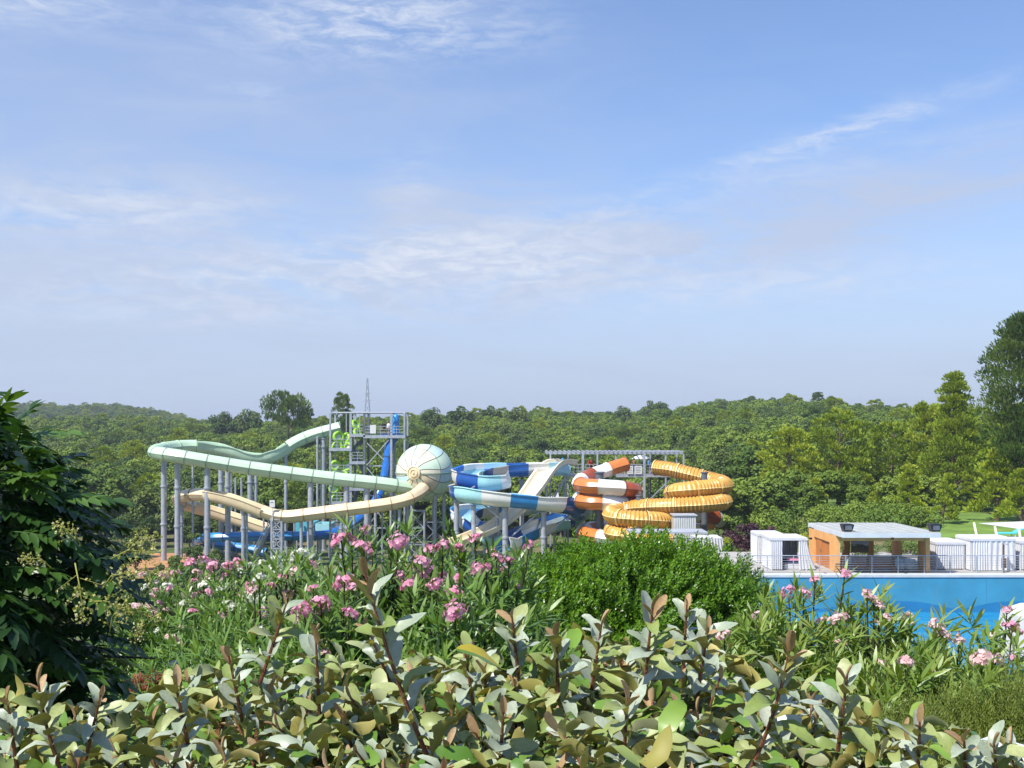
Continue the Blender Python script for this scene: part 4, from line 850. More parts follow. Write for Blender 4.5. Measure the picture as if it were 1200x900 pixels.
# sail shade and sunbed on the lawn
sl = thing('sail_shade', (cx_(1180, 78), 78, gz(36, 78)), 'pale flat sail shade on leaning cream posts at the lawn edge', 'shade')
zt = 2.1
cs4 = [P(1147, 614, 80), P(1240, 611, 80), P(1240, 618, 76), P(1196, 619.5, 75.5)]
mb = MB(); nu = 8; rows = []
A_, B_, C_, D_ = P(1146, 613, 82), P(1250, 609, 82), P(1250, 619, 75.5), P(1192, 619.5, 75.5)
for i in range(nu + 1):
    rows.append([(A_.lerp(D_, i / nu)).lerp(B_.lerp(C_, i / nu), j / nu) - Vector((0, 0, .22 * math.sin(math.pi * i / nu) * math.sin(math.pi * j / nu))) for j in range(nu + 1)])
mb.loft(rows, closed=False); mb.build('sail', 'white_cloth', sl, smooth=True)
for (pa, pb) in ((P(1141.5, 613, 82), (1148.5, 640, 80)), (P(1166, 617.5, 78.5), (1173, 645, 77)), (P(1194, 619.5, 75.5), (1200, 655, 74.5)), (P(1250, 609, 82), (1246, 640, 80))):
    f = P(*pb); f.z = gz(f.x, f.y) - .05; MB().tube([pa, f], .09, 8).build('post', 'pale_cream', sl)
ub = thing('sunbed', (cx_(1182, 88), 88, gz(41, 88)), 'turquoise sunbed on the lawn under the sail shade', 'sunbed')
x, y, z = cx_(1182, 88), 88, gz(41, 88) + .06
MB().box((x - 1, y - .35, z + .28), (x + .5, y + .35, z + .38)).build('mattress', 'cloth_aqua', ub)
mb = MB(); mb.bar((x + .48, y, z + .36), (x + 1.1, y, z + .75), .68, .1); mb.build('backrest', 'cloth_aqua', ub)
for sx in (-.9, .4):
    for sy in (-.3, .3): MB().bar((x + sx, y + sy, z - .05), (x + sx, y + sy, z + .28), .05).build('leg', 'white_paint', ub)
# closed white parasol canopy and white planter trough on the right
wpar = thing('parasol', (cx_(1215, 33), 33, gz(16, 33)), 'big white square parasol standing by the near pool edge', 'parasol')
c = P(1218, 706, 33); zb = gz(c.x, 33); mb = MB()
mb.loft([[(c.x + sx * f, 33 + sy * f, c.z + z) for sx, sy in ((-1, -1), (0, -1), (1, -1), (1, 0), (1, 1), (0, 1), (-1, 1), (-1, 0))] for z, f in ((-1.75, .95), (-1.5, .97), (-.35, .82), (-.08, .4), (0, .04))]); mb.build('canopy', 'white_cloth', wpar)
MB().tube([(c.x, 33, zb - .1), (c.x, 33, c.z)], .05, 8).build('pole', 'white_paint', wpar)
tr = thing('planter_trough', (1.95, 3.9, 7.0), 'white low planter trough edge under the feathery shrub', 'planter')
a_, b_ = P(1149, 874, 3.9), P(1280, 915, 3.6)
MB().bar(a_, b_, .16, .05).build('rim', 'white_paint', tr)
mb = MB(); mb.loft([[a_ + Vector((0, -.06, -.03)), b_ + Vector((0, -.06, -.03)), b_ + Vector((0, .06, -.03)), a_ + Vector((0, .06, -.03))], [Vector((q.x, q.y + o_, gz(q.x, q.y) - .05)) for q, o_ in ((a_, -.06), (b_, -.06), (b_, .06), (a_, .06))]], cap=True); mb.build('side', 'white_paint', tr)

# ------------------------------------------------------------------ trees
def orth(n):
    a = np.where(np.abs(n[:, 2:3]) < 0.9, np.array([[0, 0, 1.0]]), np.array([[1.0, 0, 0]])); return unit(np.cross(n, a))
def rdir(n, r): return unit(r.normal(size=(n, 3)))
QUAD = np.array([[0, 0, 0], [0.5, 0.42, 0.06], [0, 1, 0], [-0.5, 0.42, 0.06]]); QF = np.array([[0, 1, 2, 3]])
def clump_leaves(C, Rad, per, size, r, flat=1.0, wid=0.8, out=1.2, up=0.4):
    """leaf faces spread over clumps; C (n,3) centres, Rad (n,)"""
    n = len(C); k = n * per; ci = np.repeat(np.arange(n), per)
    d = rdir(k, r); d[:, 2] = np.where(d[:, 2] < -0.35, -d[:, 2], d[:, 2])
    rad = Rad[ci] * (0.35 + 0.65 * r.random(k) ** 0.5)
    pos = C[ci] + d * rad[:, None] * np.array([1, 1, flat])
    nrm = unit(d * out + rdir(k, r) * 0.9 + np.array([0, 0, up])); D = unit(orth(nrm) * r.normal(size=(k, 1)) + np.cross(nrm, orth(nrm)) * r.normal(size=(k, 1)) + nrm * 0.25)
    S = size * (0.6 + 0.8 * r.random(k)); M = frames(D, nrm, np.stack([S * wid, S, S], 1))
    V, F = inst(QUAD, QF, M, pos - D * S[:, None] * 0.5)
    cr = r.random(n); rnd = np.clip(0.6 * cr[ci] + 0.4 * r.random(k), 0, 1)
    return V, F, rnd
def trunk_mb(h, r0, r, bend=0.3, limbs=(), n=8):
    mb = MB(); k = 7; pts = []
    ph = r.random() * 6
    for i in range(k): f = i / (k - 1); pts.append(Vector((bend * math.sin(f * 2.4 + ph) * f, bend * math.cos(f * 2.1 + ph) * f, h * f - .3 * (i == 0))))
    mb.tube(pts, [r0 * (1.35 if i == 0 else 1 - .75 * i / (k - 1)) for i in range(k)], n)
    def at(f): q = f * (k - 1); i = min(int(q), k - 2); return pts[i].lerp(pts[i + 1], q - i)
    for f, tip in limbs:
        a = at(f); t = Vector(tip); mid = a.lerp(t, .5) + Vector((0, 0, (t - a).length * .08)); rr = r0 * (1 - .7 * f) * .45
        mb.tube([a, mid, t], [rr, rr * .7, rr * .3], 5)
    return mb
def broadleaf(seed, mats=('bark_grey', 'leaf_forest'), ncl=40, per=130, size=0.36):
    """crown ~ 6.6 m wide, tree ~ 7.5 m tall"""
    r = np.random.default_rng(seed); C = []; Rd = []
    while len(C) < ncl:
        d = rdir(1, r)[0]; f = r.random() ** 0.4; p = d * np.array([2.5, 2.5, 2.7]) * f
        if p[2] < -2.3: continue
        C.append(p + np.array([0, 0, 4.3])); Rd.append(0.75 + 0.55 * r.random())
    C = np.array(C); Rd = np.array(Rd)
    V, F, rnd = clump_leaves(C, Rd, per, size, r, 0.85)
    tm = trunk_mb(5.0, .2, r, .5, [(0.35 + .5 * r.random(), tuple(C[i])) for i in range(0, ncl, 4)])
    return tm, V, F, rnd, mats
def pine(seed, h=11, w=3.4, ncl=30, base=0.35, shape='round', mats=('bark_pine', 'needle_light'), per=170, size=0.40):
    r = np.random.default_rng(seed); C = []; Rd = []
    for i in range(ncl):
        f = (i + .5) / ncl; f = base + (1 - base) * f
        if shape == 'round': prof = math.sin(math.pi * min(1, (f - base * .7) / (1.05 - base * .7)) ** 0.8) ** .7
        elif shape == 'cone': prof = (1 - f) / (1 - base) * .95 + .08
        else: prof = 1.0 if f > base else .5
        a = i * 2.4 + r.normal() * .4; rad = w * prof * (.45 + .55 * r.random())
        C.append((rad * math.cos(a), rad * math.sin(a), h * f * (0.97 + .05 * r.random()))); Rd.append((0.75 + .6 * r.random()) * (w / 3.2) * (0.55 + .5 * prof))
    C = np.array(C); Rd = np.array(Rd)
    n = len(C); ci = np.repeat(np.arange(n), per); k = n * per
    d = rdir(k, r); d[:, 2] = np.where(d[:, 2] < -.25, -d[:, 2], d[:, 2])
    pos = C[ci] + d * (Rd[ci] * (.3 + .7 * r.random(k) ** .5))[:, None] * np.array([1, 1, .62])
    outw = unit(np.stack([C[ci][:, 0], C[ci][:, 1], np.zeros(k)], 1) + 1e-6)
    D = unit(d * .7 + outw * .4 + np.array([0, 0, .7]) + rdir(k, r) * .6); nrm = rdir(k, r)
    S = size * (.6 + .8 * r.random(k)); M = frames(D, nrm, np.stack([S * .42, S, S], 1))
    V, F = inst(QUAD, QF, M, pos)
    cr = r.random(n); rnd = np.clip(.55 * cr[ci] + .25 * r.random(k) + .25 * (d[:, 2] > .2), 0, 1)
    tm = trunk_mb(h * .95, .10 + h * .014, r, .35 if shape != 'cone' else .1, [(max(.12, C[i][2] / h / .95 - .12), tuple(C[i])) for i in range(0, ncl, 2)])
    return tm, V, F, rnd, mats
PROTO = {}
def tree_meshes(key, gen):
    tm, V, F, rnd, mats = gen
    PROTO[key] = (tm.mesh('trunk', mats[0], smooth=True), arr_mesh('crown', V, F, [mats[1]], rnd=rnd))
for k in range(5): tree_meshes('oak%d' % k, broadleaf(40 + k))
for k in range(3): tree_meshes('holm%d' % k, broadleaf(60 + k, ('bark_grey', 'leaf_forest_dark'), 44, 130, 0.34))
for k in range(4): tree_meshes('aleppo%d' % k, pine(80 + k, 10.5, 3.3, 34, .33))
for k in range(2): tree_meshes('tallpine%d' % k, pine(90 + k, 17, 4.2, 60, .22, 'round', ('bark_pine', 'needle_dark'), 190, .42))
tree_meshes('conepine0', pine(95, 17, 5.0, 66, .16, 'cone', ('bark_pine', 'needle_light'), 200, .42))
tree_meshes('bigpine0', pine(97, 17, 5.6, 120, .25, 'round', ('bark_pine', 'needle_deep'), 260, .34))
for k in range(3): tree_meshes('youngpine%d' % k, pine(100 + k, 5.5, 1.9, 32, .12, 'cone', ('bark_pine', 'needle_light'), 130, .30))
for k in range(2): tree_meshes('stonepine%d' % k, pine(110 + k, 9.0, 4.2, 26, .62, 'flat', ('bark_pine', 'needle_dark'), 190, .42))
def tree(name, key, x, y, sc, label, cat='tree', group=None, rz=None, z=None, lean=None):
    tm, cm = PROTO[key]; o = thing(name, (x, y, (gz(x, y) if z is None else z) - .05), label, cat, group)
    o.rotation_euler = (lean[0] if lean else 0, lean[1] if lean else 0, random.random() * 6.28 if rz is None else rz); o.scale = (sc, sc, sc) if not hasattr(sc, '__len__') else sc
    link('trunk', tm, o); link('crown', cm, o); return o
def landmark(px):
    for lim, w_ in ((150, 'beyond the pinnate tree'), (215, 'beyond the left bend of the green tube'), (300, 'behind the loop of the cream slide'), (380, 'behind the green chute dip'), (450, 'behind the stair tower'), (535, 'behind the slide sphere'), (600, 'behind the left bend of the patchwork slide'), (670, 'behind the straight slide'), (740, 'behind the orange spiral'), (800, 'behind the launch platform end'), (860, 'behind the yellow ribbed slide'), (905, 'behind the purple shrubs'), (950, 'behind the flared cabana'), (1000, 'behind the side door end of the bar'), (1060, 'behind the middle of the bar'), (1110, 'behind the pillar end of the bar'), (1150, 'behind the open lawn')):
        if px < lim: return w_
    return 'behind the sail shade'
# --- hillside wood: countless crowns that read as one mass
def forest():
    pts = []; r = np.random.default_rng(5)
    def fill(y0, y1, sp, xr, keep=lambda x, y: True, smin=.62, smax=1.15):
        y = y0
        while y < y1:
            xa, xb = xr(y); x = xa + r.random() * sp
            while x < xb:
                X_, Y_ = x + r.normal() * sp * .28, y + r.normal() * sp * .28
                if keep(X_, Y_): pts.append((X_, Y_, float(ground(X_, Y_)) - .3, smin + (smax - smin) * r.random(), r.random() * 6.28, 0))
                x += sp
            y += sp * .85
    fill(146, 430, 4.3, lambda y: (-.62 * y - 12, .62 * y + 12), lambda x, y: y > 150 + 10 * math.sin(x / 9) or x < 14)
    fill(430, 640, 8.5, lambda y: (-.60 * y, .6 * y), smin=.9, smax=1.4)
    fill(640, 1050, 9.0, lambda y: (-.62 * y, -.22 * y), smin=1.0, smax=1.6)
    a = np.array(pts); n = len(a)
    kinds = r.choice(10, n, p=[.15, .15, .15, .13, .12, .09, .08, .07, .03, .03])
    far = a[:, 1] > 640; kinds[far] = r.choice([5, 6, 7, 8, 9], far.sum())
    keys = ['oak0', 'oak1', 'oak2', 'oak3', 'oak4', 'holm0', 'holm1', 'holm2', 'aleppo0', 'stonepine0']
    ncoll = bpy.data.collections.new('wood_sources')
    for i, k in enumerate(keys):
        tm, cm = PROTO[k]; me = bpy.data.meshes.new('wood_tree')
        bm = bmesh.new(); bm.from_mesh(cm)
        nf = len(bm.faces); bm.from_mesh(tm); bm.faces.ensure_lookup_table()
        for f in bm.faces[nf:]: f.material_index = 1
        bm.to_mesh(me); bm.free(); me.materials.append(cm.materials[0]); me.materials.append(tm.materials[0])
        ob = bpy.data.objects.new('%02d_wood_tree' % i, me); ncoll.objects.link(ob)
    me = bpy.data.meshes.new('hillside_wood'); me.vertices.add(n); me.vertices.foreach_set('co', a[:, :3].astype(np.float32).ravel())
    for nm, vals, ty in (('siz', a[:, 3] * np.where(kinds >= 8, .8, 1), 'FLOAT'), ('rot', a[:, 4], 'FLOAT'), ('kindno', kinds, 'INT')):
        at = me.attributes.new(nm, ty, 'POINT'); at.data.foreach_set('value', vals.astype(np.float32 if ty == 'FLOAT' else np.int32))
    o = link('hillside_wood', me, kind='stuff', label='dense green mixed wood covering the hillside behind the slides', cat='wood')
    g = bpy.data.node_groups.new('wood', 'GeometryNodeTree'); g.interface.new_socket('Geometry', in_out='INPUT', socket_type='NodeSocketGeometry'); g.interface.new_socket('Geometry', in_out='OUTPUT', socket_type='NodeSocketGeometry')
    gi = g.nodes.new('NodeGroupInput'); go = g.nodes.new('NodeGroupOutput'); ip = g.nodes.new('GeometryNodeInstanceOnPoints'); ci = g.nodes.new('GeometryNodeCollectionInfo')
    ci.inputs['Collection'].default_value = ncoll; ci.inputs['Separate Children'].default_value = True; ci.inputs['Reset Children'].default_value = True
    ip.inputs['Pick Instance'].default_value = True
    def na(nm, ty): q = g.nodes.new('GeometryNodeInputNamedAttribute'); q.data_type = ty; q.inputs['Name'].default_value = nm; return q.outputs['Attribute']
    cx2 = g.nodes.new('ShaderNodeCombineXYZ'); g.links.new(na('rot', 'FLOAT'), cx2.inputs['Z'])
    g.links.new(gi.outputs[0], ip.inputs['Points']); g.links.new(ci.outputs[0], ip.inputs['Instance']); g.links.new(na('kindno', 'INT'), ip.inputs['Instance Index']); g.links.new(cx2.outputs[0], ip.inputs['Rotation']); g.links.new(na('siz', 'FLOAT'), ip.inputs['Scale'])
    g.links.new(ip.outputs[0], go.inputs[0])
    md = o.modifiers.new('wood', 'NODES'); md.node_group = g
forest()
# --- trees one can tell apart along the foot of the wood
r = np.random.default_rng(11)
for k in range(64):
    px = -20 + k * 15 + r.normal() * 5; d = 137 + r.random() * 12 + (8 if px > 860 else 0)
    x = cx_(px, d); key = ('oak%d' % r.integers(5)) if r.random() < .75 else ('holm%d' % r.integers(3))
    dark = key.startswith('holm')
    tree('oak_tree', key, x, d, .75 + .45 * r.random(), (('dark evergreen oak ' if dark else 'rounded light green oak ') + landmark(px)), 'tree', 'dark oaks at the foot of the wood' if dark else 'light oaks at the foot of the wood')
for px, d, s_ in ((175, 131, .55), (222, 131, .6), (226, 133, .7), (262, 133, .6), (530, 133, .75), (560, 134, .8), (690, 133, .75), (640, 132, .7), (150, 128, .6), (310, 134, .7)):
    tree('holm_oak', 'holm%d' % r.integers(3), cx_(px, d), d, s_, 'small dark bushy evergreen oak ' + landmark(px) + ' columns', 'tree', 'bushy oaks right behind the slides')
# --- skyline trees
def skyline(px, ytop, d, key, hproto, label, name='pine_tree', wide=1.0):
    x = cx_(px, d); ztop = CAMZ - (ytop - HZ) / FPX * d; zb = gz(x, d) - .3; s_ = (ztop - zb) / hproto
    tree(name, key, x, d, (s_ * wide, s_ * wide, s_), label, 'tree', z=zb + .05)
skyline(338, 458, 235, 'stonepine0', 9.8, 'broad flat topped pine rising over the ridge beyond the green chute', wide=.55)
skyline(401, 461, 225, 'tallpine0', 17.5, 'slim dark pine rising just behind the stair tower', wide=.62)
skyline(959, 459, 360, 'tallpine1', 17.5, 'dark pine at the right end of the high ridge', wide=1.1)
skyline(880, 463, 362, 'holm0', 7.6, 'dark rounded oak standing proud on the high ridge crest', 'oak_tree', 1.2)
for px, yt, d in ((540, 474, 300), (575, 474, 330), (765, 468, 350), (775, 471, 345), (605, 476, 310), (505, 478, 300), (925, 466, 362), (850, 468, 360), (730, 476, 340), (260, 483, 300), (290, 480, 300)):
    skyline(px, yt, d, 'holm%d' % r.integers(3), 7.6, 'dark oak breaking the skyline ' + landmark(px), 'oak_tree', .9)
for o in col.objects:
    if str(o.get('label', '')).startswith('dark oak breaking the skyline'): o['group'] = 'skyline oaks'
# --- pines and shrubs behind the bar, picked one by one: px, top y, distance, kind
PN = [(925, 500, 118, 'aleppo0', 'leaning light green pine with bare forked trunks left of the bar', 1.1), (905, 545, 121, 'aleppo1', 'low broad yellow green pine beside the yellow slide', 1.2),
      (983, 478, 121, 'aleppo2', 'tall rounded pale green pine behind the bar roof', .95), (1045, 492, 124, 'aleppo3', 'wide soft pine between the tall rounded pine and the pointed pine', 1.1),
      (1118, 437, 116, 'conepine0', 'pointed tall pine above the sail shade', .95), (1090, 470, 121, 'aleppo1', 'bushy pine at the left shoulder of the pointed tall pine', .9), (1145, 478, 122, 'aleppo0', 'dense pine at the right shoulder of the pointed tall pine', 1.0),
      (1212, 362, 100, 'bigpine0', 'towering dark pine with clumped boughs over the lawn edge', .78), (1196, 470, 108, 'aleppo3', 'lower pine tucked under the towering pine', 1.0),
      (1065, 543, 104, 'youngpine0', 'bright conical young pine behind the bar roof', 1.0), (1103, 552, 98, 'youngpine1', 'slender young pine with leaning bare trunk on the lawn', .9), (1168, 525, 101, 'youngpine2', 'full bright young pine above the sail shade', 1.15), (1196, 548, 96, 'youngpine0', 'small feathery young pine at the lawn edge under the towering pines', 1.1),
      (1010, 535, 117, 'youngpine1', 'young pine behind the bar chimney side loudspeaker', 1.2), (955, 560, 112, 'youngpine2', 'short young pine left of the bar roof', 1.2), (1135, 556, 112, 'youngpine0', 'young pine in the shade between two bright ones', 1.1), (1030, 565, 110, 'youngpine2', 'squat young pine right behind the bar', 1.4)]
HP = {'aleppo': 11.0, 'tallpine': 17.6, 'youngpine': 5.8, 'conepine': 17.6, 'bigpine': 17.6}
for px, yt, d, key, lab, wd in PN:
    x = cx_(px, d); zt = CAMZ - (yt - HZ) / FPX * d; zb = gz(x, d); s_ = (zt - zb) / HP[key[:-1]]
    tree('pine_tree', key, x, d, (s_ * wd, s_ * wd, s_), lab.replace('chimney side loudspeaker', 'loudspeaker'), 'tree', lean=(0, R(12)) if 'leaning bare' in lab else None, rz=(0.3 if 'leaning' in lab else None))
for px, yt, d, k in ((880, 520, 135, 1), (1000, 508, 138, 2), (1070, 505, 138, 0), (1160, 500, 135, 3), (940, 515, 136, 4), (1110, 500, 140, 1), (1200, 490, 132, 2)):
    x = cx_(px, d); zt = CAMZ - (yt - HZ) / FPX * d; s_ = (zt - gz(x, d)) / 7.6; tree('oak_tree', 'oak%d' % k, x, d, s_, 'broad green oak beyond the pines ' + landmark(px), 'tree', 'oaks behind the pines')
rr_ = np.random.default_rng(77)
for k in range(26):
    px = 842 + k * 10 + rr_.normal() * 4; d = 108 + 14 * rr_.random(); yt = 548 + 26 * rr_.random(); x = cx_(px, d); key = 'oak%d' % rr_.integers(5); s_ = (CAMZ - (yt - HZ) / FPX * d - gz(x, d)) / 7.4
    tree('oak_tree', key, x, d, (s_ * 1.15, s_ * 1.15, s_), 'small bushy green oak among the pines ' + landmark(px), 'tree', 'small oaks among the pines')
for k in range(9):
    px = 1108 + k * 14 + rr_.normal() * 4; d = 112 + 8 * rr_.random(); yt = 562 + 22 * rr_.random(); x = cx_(px, d); s_ = (CAMZ - (yt - HZ) / FPX * d - gz(x, d)) / 7.4
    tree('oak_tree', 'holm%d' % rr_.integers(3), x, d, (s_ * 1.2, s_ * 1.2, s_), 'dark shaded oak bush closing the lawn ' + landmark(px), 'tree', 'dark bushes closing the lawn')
# --- garden shrubs of leaf clumps
def shrub(name, label, px, yt, d, w, mat, n=14, per=120, size=.16, seed=1, group=None, stem='bark_grey', flat=.8, base=None):
    r = np.random.default_rng(seed); x = cx_(px, d); zb = gz(x, d) if base is None else base; h = CAMZ - (yt - HZ) / FPX * d - zb
    C = []; Rd = []
    for i in range(n):
        a = r.random() * 6.28; f = r.random() ** .5; zf = .25 + .65 * r.random()
        C.append((w * .42 * f * math.cos(a), w * .42 * f * math.sin(a), h * zf * (1 - .3 * f))); Rd.append(w * (.16 + .12 * r.random()))
    V, F, rnd = clump_leaves(np.array(C), np.array(Rd), per, size, r, flat)
    o = thing(name, (x, d, zb - .03), label, 'shrub', group)
    link('foliage', arr_mesh('foliage', V, F, [mat], rnd=rnd), o)
    mb = MB()
    for c in C[:8]: mb.tube([(0, 0, -.1), (c[0] * .4, c[1] * .4, c[2] * .5), c], [.06, .045, .02], 5)
    link('stem', mb.mesh('stem', stem), o); return o
shrub('purple_shrub', 'dark purple leaved shrub between the yellow slide and the cabanas', 872, 588, 92, 3.6, 'leaf_purple', 22, 170, .2, 3)
shrub('purple_shrub', 'small reddish purple shrub at the foot of the pines', 895, 600, 95, 2.4, 'leaf_purple', 12, 130, .2, 4)
shrub('lime_shrub', 'yellow lime shrub behind the left cabana', 912, 606, 80, 2.4, 'leaf_lime', 14, 120, .14, 5)
shrub('lime_shrub', 'yellow lime shrub touching the left end of the bar roof', 936, 604, 79, 2.2, 'leaf_lime', 12, 120, .14, 6)
shrub('lime_shrub', 'low lime fern like shrub beside the white tent', 853, 612, 86, 2.6, 'leaf_lime', 12, 110, .18, 7)
shrub('green_shrub', 'feathery green shrub under the spiral slide foot', 832, 606, 90, 2.6, 'needle_light', 12, 120, .18, 8)
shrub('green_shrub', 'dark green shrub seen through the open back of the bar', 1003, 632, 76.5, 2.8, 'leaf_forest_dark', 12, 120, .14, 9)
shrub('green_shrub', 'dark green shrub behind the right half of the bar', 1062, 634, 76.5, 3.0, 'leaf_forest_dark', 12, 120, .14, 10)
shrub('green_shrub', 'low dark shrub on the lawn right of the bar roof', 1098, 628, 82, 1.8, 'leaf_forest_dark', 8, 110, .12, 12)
shrub('green_shrub', 'low bush between the two closed cabanas', 1128, 650, 72, 1.3, 'leaf_oleander', 7, 110, .1, 13)
shrub('green_shrub', 'green bush at the left cabana corner', 880, 632, 78, 2.0, 'leaf_forest', 9, 110, .12, 14)
for k, (px, yt, d, w) in enumerate(((975, 586, 96, 4), (1010, 590, 94, 4.5), (1045, 588, 95, 4), (955, 594, 92, 3.4), (905, 590, 98, 4.0), (930, 588, 97, 4.0), (885, 596, 96, 3.0), (1075, 596, 96, 3.4), (860, 596, 99, 3.6), (992, 598, 88, 3.2), (1030, 600, 87, 3.4), (915, 600, 91, 3.0))):
    shrub('green_shrub', 'grey green bushy undergrowth ' + landmark(px), px, yt, d, w * 1.15, 'leaf_forest', 14, 130, .2, 20 + k, 'undergrowth below the pines')
for k, (px, yt, d, w) in enumerate(((228, 618, 112, 2.4), (160, 612, 110, 3.4), (150, 600, 120, 4), (255, 640, 111, 2), (135, 622, 105, 4), (205, 648, 106, 2.0), (182, 655, 98, 2.2), (110, 632, 92, 3.6), (140, 642, 86, 3.2), (168, 650, 80, 2.6), (120, 655, 76, 2.8), (150, 662, 72, 2.4), (85, 640, 82, 3.4), (195, 660, 78, 2.2), (215, 655, 97, 2.4), (250, 652, 99, 2.6), (285, 652, 100, 2.4), (520, 625, 118, 3), (700, 632, 108, 3), (660, 632, 112, 3))):
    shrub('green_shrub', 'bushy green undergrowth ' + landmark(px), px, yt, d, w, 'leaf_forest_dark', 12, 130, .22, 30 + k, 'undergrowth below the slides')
# --- power pylon on the ridge
py = thing('power_pylon', (cx_(430.5, 420), 420, gz(-57, 420)), 'thin grey lattice power pylon on the skyline above the stair tower', 'pylon')
x0 = cx_(430.5, 420); zb = gz(x0, 420); zt = CAMZ - (443 - HZ) / FPX * 420
def pw_(f): return 1.6 * (1 - f) ** 1.3 + .18
for sx in (-1, 1):
    for sy in (-1, 1): MB().tube([(x0 + sx * pw_(f), 420 + sy * pw_(f), zb + (zt - zb) * f) for f in (0, .3, .6, .85, 1)], .09, 4).build('leg', 'galvanised_steel', py)
for k in range(9):
    f0, f1 = k / 9, (k + 1) / 9; mb = MB()
    for sy in (-1, 1):
        mb.bar((x0 - pw_(f0), 420 + sy * pw_(f0), zb + (zt - zb) * f0), (x0 + pw_(f1), 420 + sy * pw_(f1), zb + (zt - zb) * f1), .09); mb.bar((x0 + pw_(f0), 420 + sy * pw_(f0), zb + (zt - zb) * f0), (x0 - pw_(f1), 420 + sy * pw_(f1), zb + (zt - zb) * f1), .09)
    mb.build('brace', 'galvanised_steel', py)
for f, w in ((.62, 2.0), (.74, 1.6)): MB().bar((x0 - w, 420, zb + (zt - zb) * f), (x0 + w, 420, zb + (zt - zb) * f + .3), .12).build('cross_arm', 'galvanised_steel', py)

# ------------------------------------------------------------------ people
def body_mesh(joints, bones, sub=2):
    names = list(joints); me = bpy.data.meshes.new('body_skeleton')
    me.from_pydata([joints[n][0] for n in names], [(names.index(a), names.index(b)) for a, b in bones], [])
    ob = bpy.data.objects.new('body_skeleton', me); col.objects.link(ob)
    md = ob.modifiers.new('skin', 'SKIN'); md.use_smooth_shade = True
    sv = me.skin_vertices[0].data
    for i, n in enumerate(names):
        rr = joints[n][1]; sv[i].radius = rr if isinstance(rr, tuple) else (rr, rr); sv[i].use_root = (n == 'pelvis')
    ob.modifiers.new('sub', 'SUBSURF').levels = sub
    dg = bpy.context.evaluated_depsgraph_get(); out = bpy.data.meshes.new_from_object(ob.evaluated_get(dg))
    bpy.data.objects.remove(ob); out.name = 'body'; return out
def pose(arms='down', sit=False, bent=0.0):
    J = {'pelvis': ((0, 0, .94), (.155, .115)), 'waist': ((0, .01, 1.10), (.135, .10)), 'chest': ((0, .02 - bent * .2, 1.30), (.165, .115)), 'neckbase': ((0, .02 - bent * .3, 1.46), (.075, .07)), 'neck': ((0, .015 - bent * .34, 1.53), (.05, .05)), 'head': ((0, 0 - bent * .38, 1.63), (.078, .092)), 'crown': ((0, .005 - bent * .38, 1.73), (.062, .07))}
    for s_, n in ((-1, 'l'), (1, 'r')):
        J[n + 'sh'] = ((s_ * .19, .02 - bent * .25, 1.42), .06)
        if arms == 'down': el, wr, ha, ti = (s_ * .25, .04, 1.14), (s_ * .27, -.05, .90), (s_ * .275, -.08, .83), (s_ * .27, -.11, .76)
        else: el, wr, ha, ti = (s_ * .27, -.08, 1.18), (s_ * .22, -.30, 1.22), (s_ * .20, -.37, 1.23), (s_ * .18, -.43, 1.23)
        J[n + 'el'] = (el, .043); J[n + 'wr'] = (wr, .030); J[n + 'ha'] = (ha, (.042, .02)); J[n + 'ti'] = (ti, (.026, .013)); J[n + 'th'] = ((ha[0] - s_ * .045, ha[1] - .03, ha[2] - .02), .011)
        J[n + 'hip'] = ((s_ * .095, .0, .86), .092)
        J[n + 'kn'] = ((s_ * .11, -.02, .49), .058); J[n + 'ca'] = ((s_ * .112, .01, .33), .056); J[n + 'an'] = ((s_ * .115, .02, .09), .036); J[n + 'to'] = ((s_ * .13, -.13, .03), (.04, .026))
    Bn = [('pelvis', 'waist'), ('waist', 'chest'), ('chest', 'neckbase'), ('neckbase', 'neck'), ('neck', 'head'), ('head', 'crown')]
    for n in 'lr': Bn += [('chest', n + 'sh'), (n + 'sh', n + 'el'), (n + 'el', n + 'wr'), (n + 'wr', n + 'ha'), (n + 'ha', n + 'ti'), (n + 'ha', n + 'th'), ('pelvis', n + 'hip'), (n + 'hip', n + 'kn'), (n + 'kn', n + 'ca'), (n + 'ca', n + 'an'), (n + 'an', n + 'to')]
    return J, Bn
BODY = {a: body_mesh(*pose(a)) for a in ('down', 'hold')}
def garment(body, sel, off, mat, name):
    bm = bmesh.new(); bm.from_mesh(body); bm.normal_update()
    drop = [f for f in bm.faces if not sel(f.calc_center_median())]
    bmesh.ops.delete(bm, geom=drop, context='FACES'); bm.normal_update()
    for v in bm.verts: v.co += v.normal * off
    me = bpy.data.meshes.new(name); bm.to_mesh(me); bm.free(); me.materials.clear(); me.materials.append(MATS[mat]); return me
HEADZ = 1.63
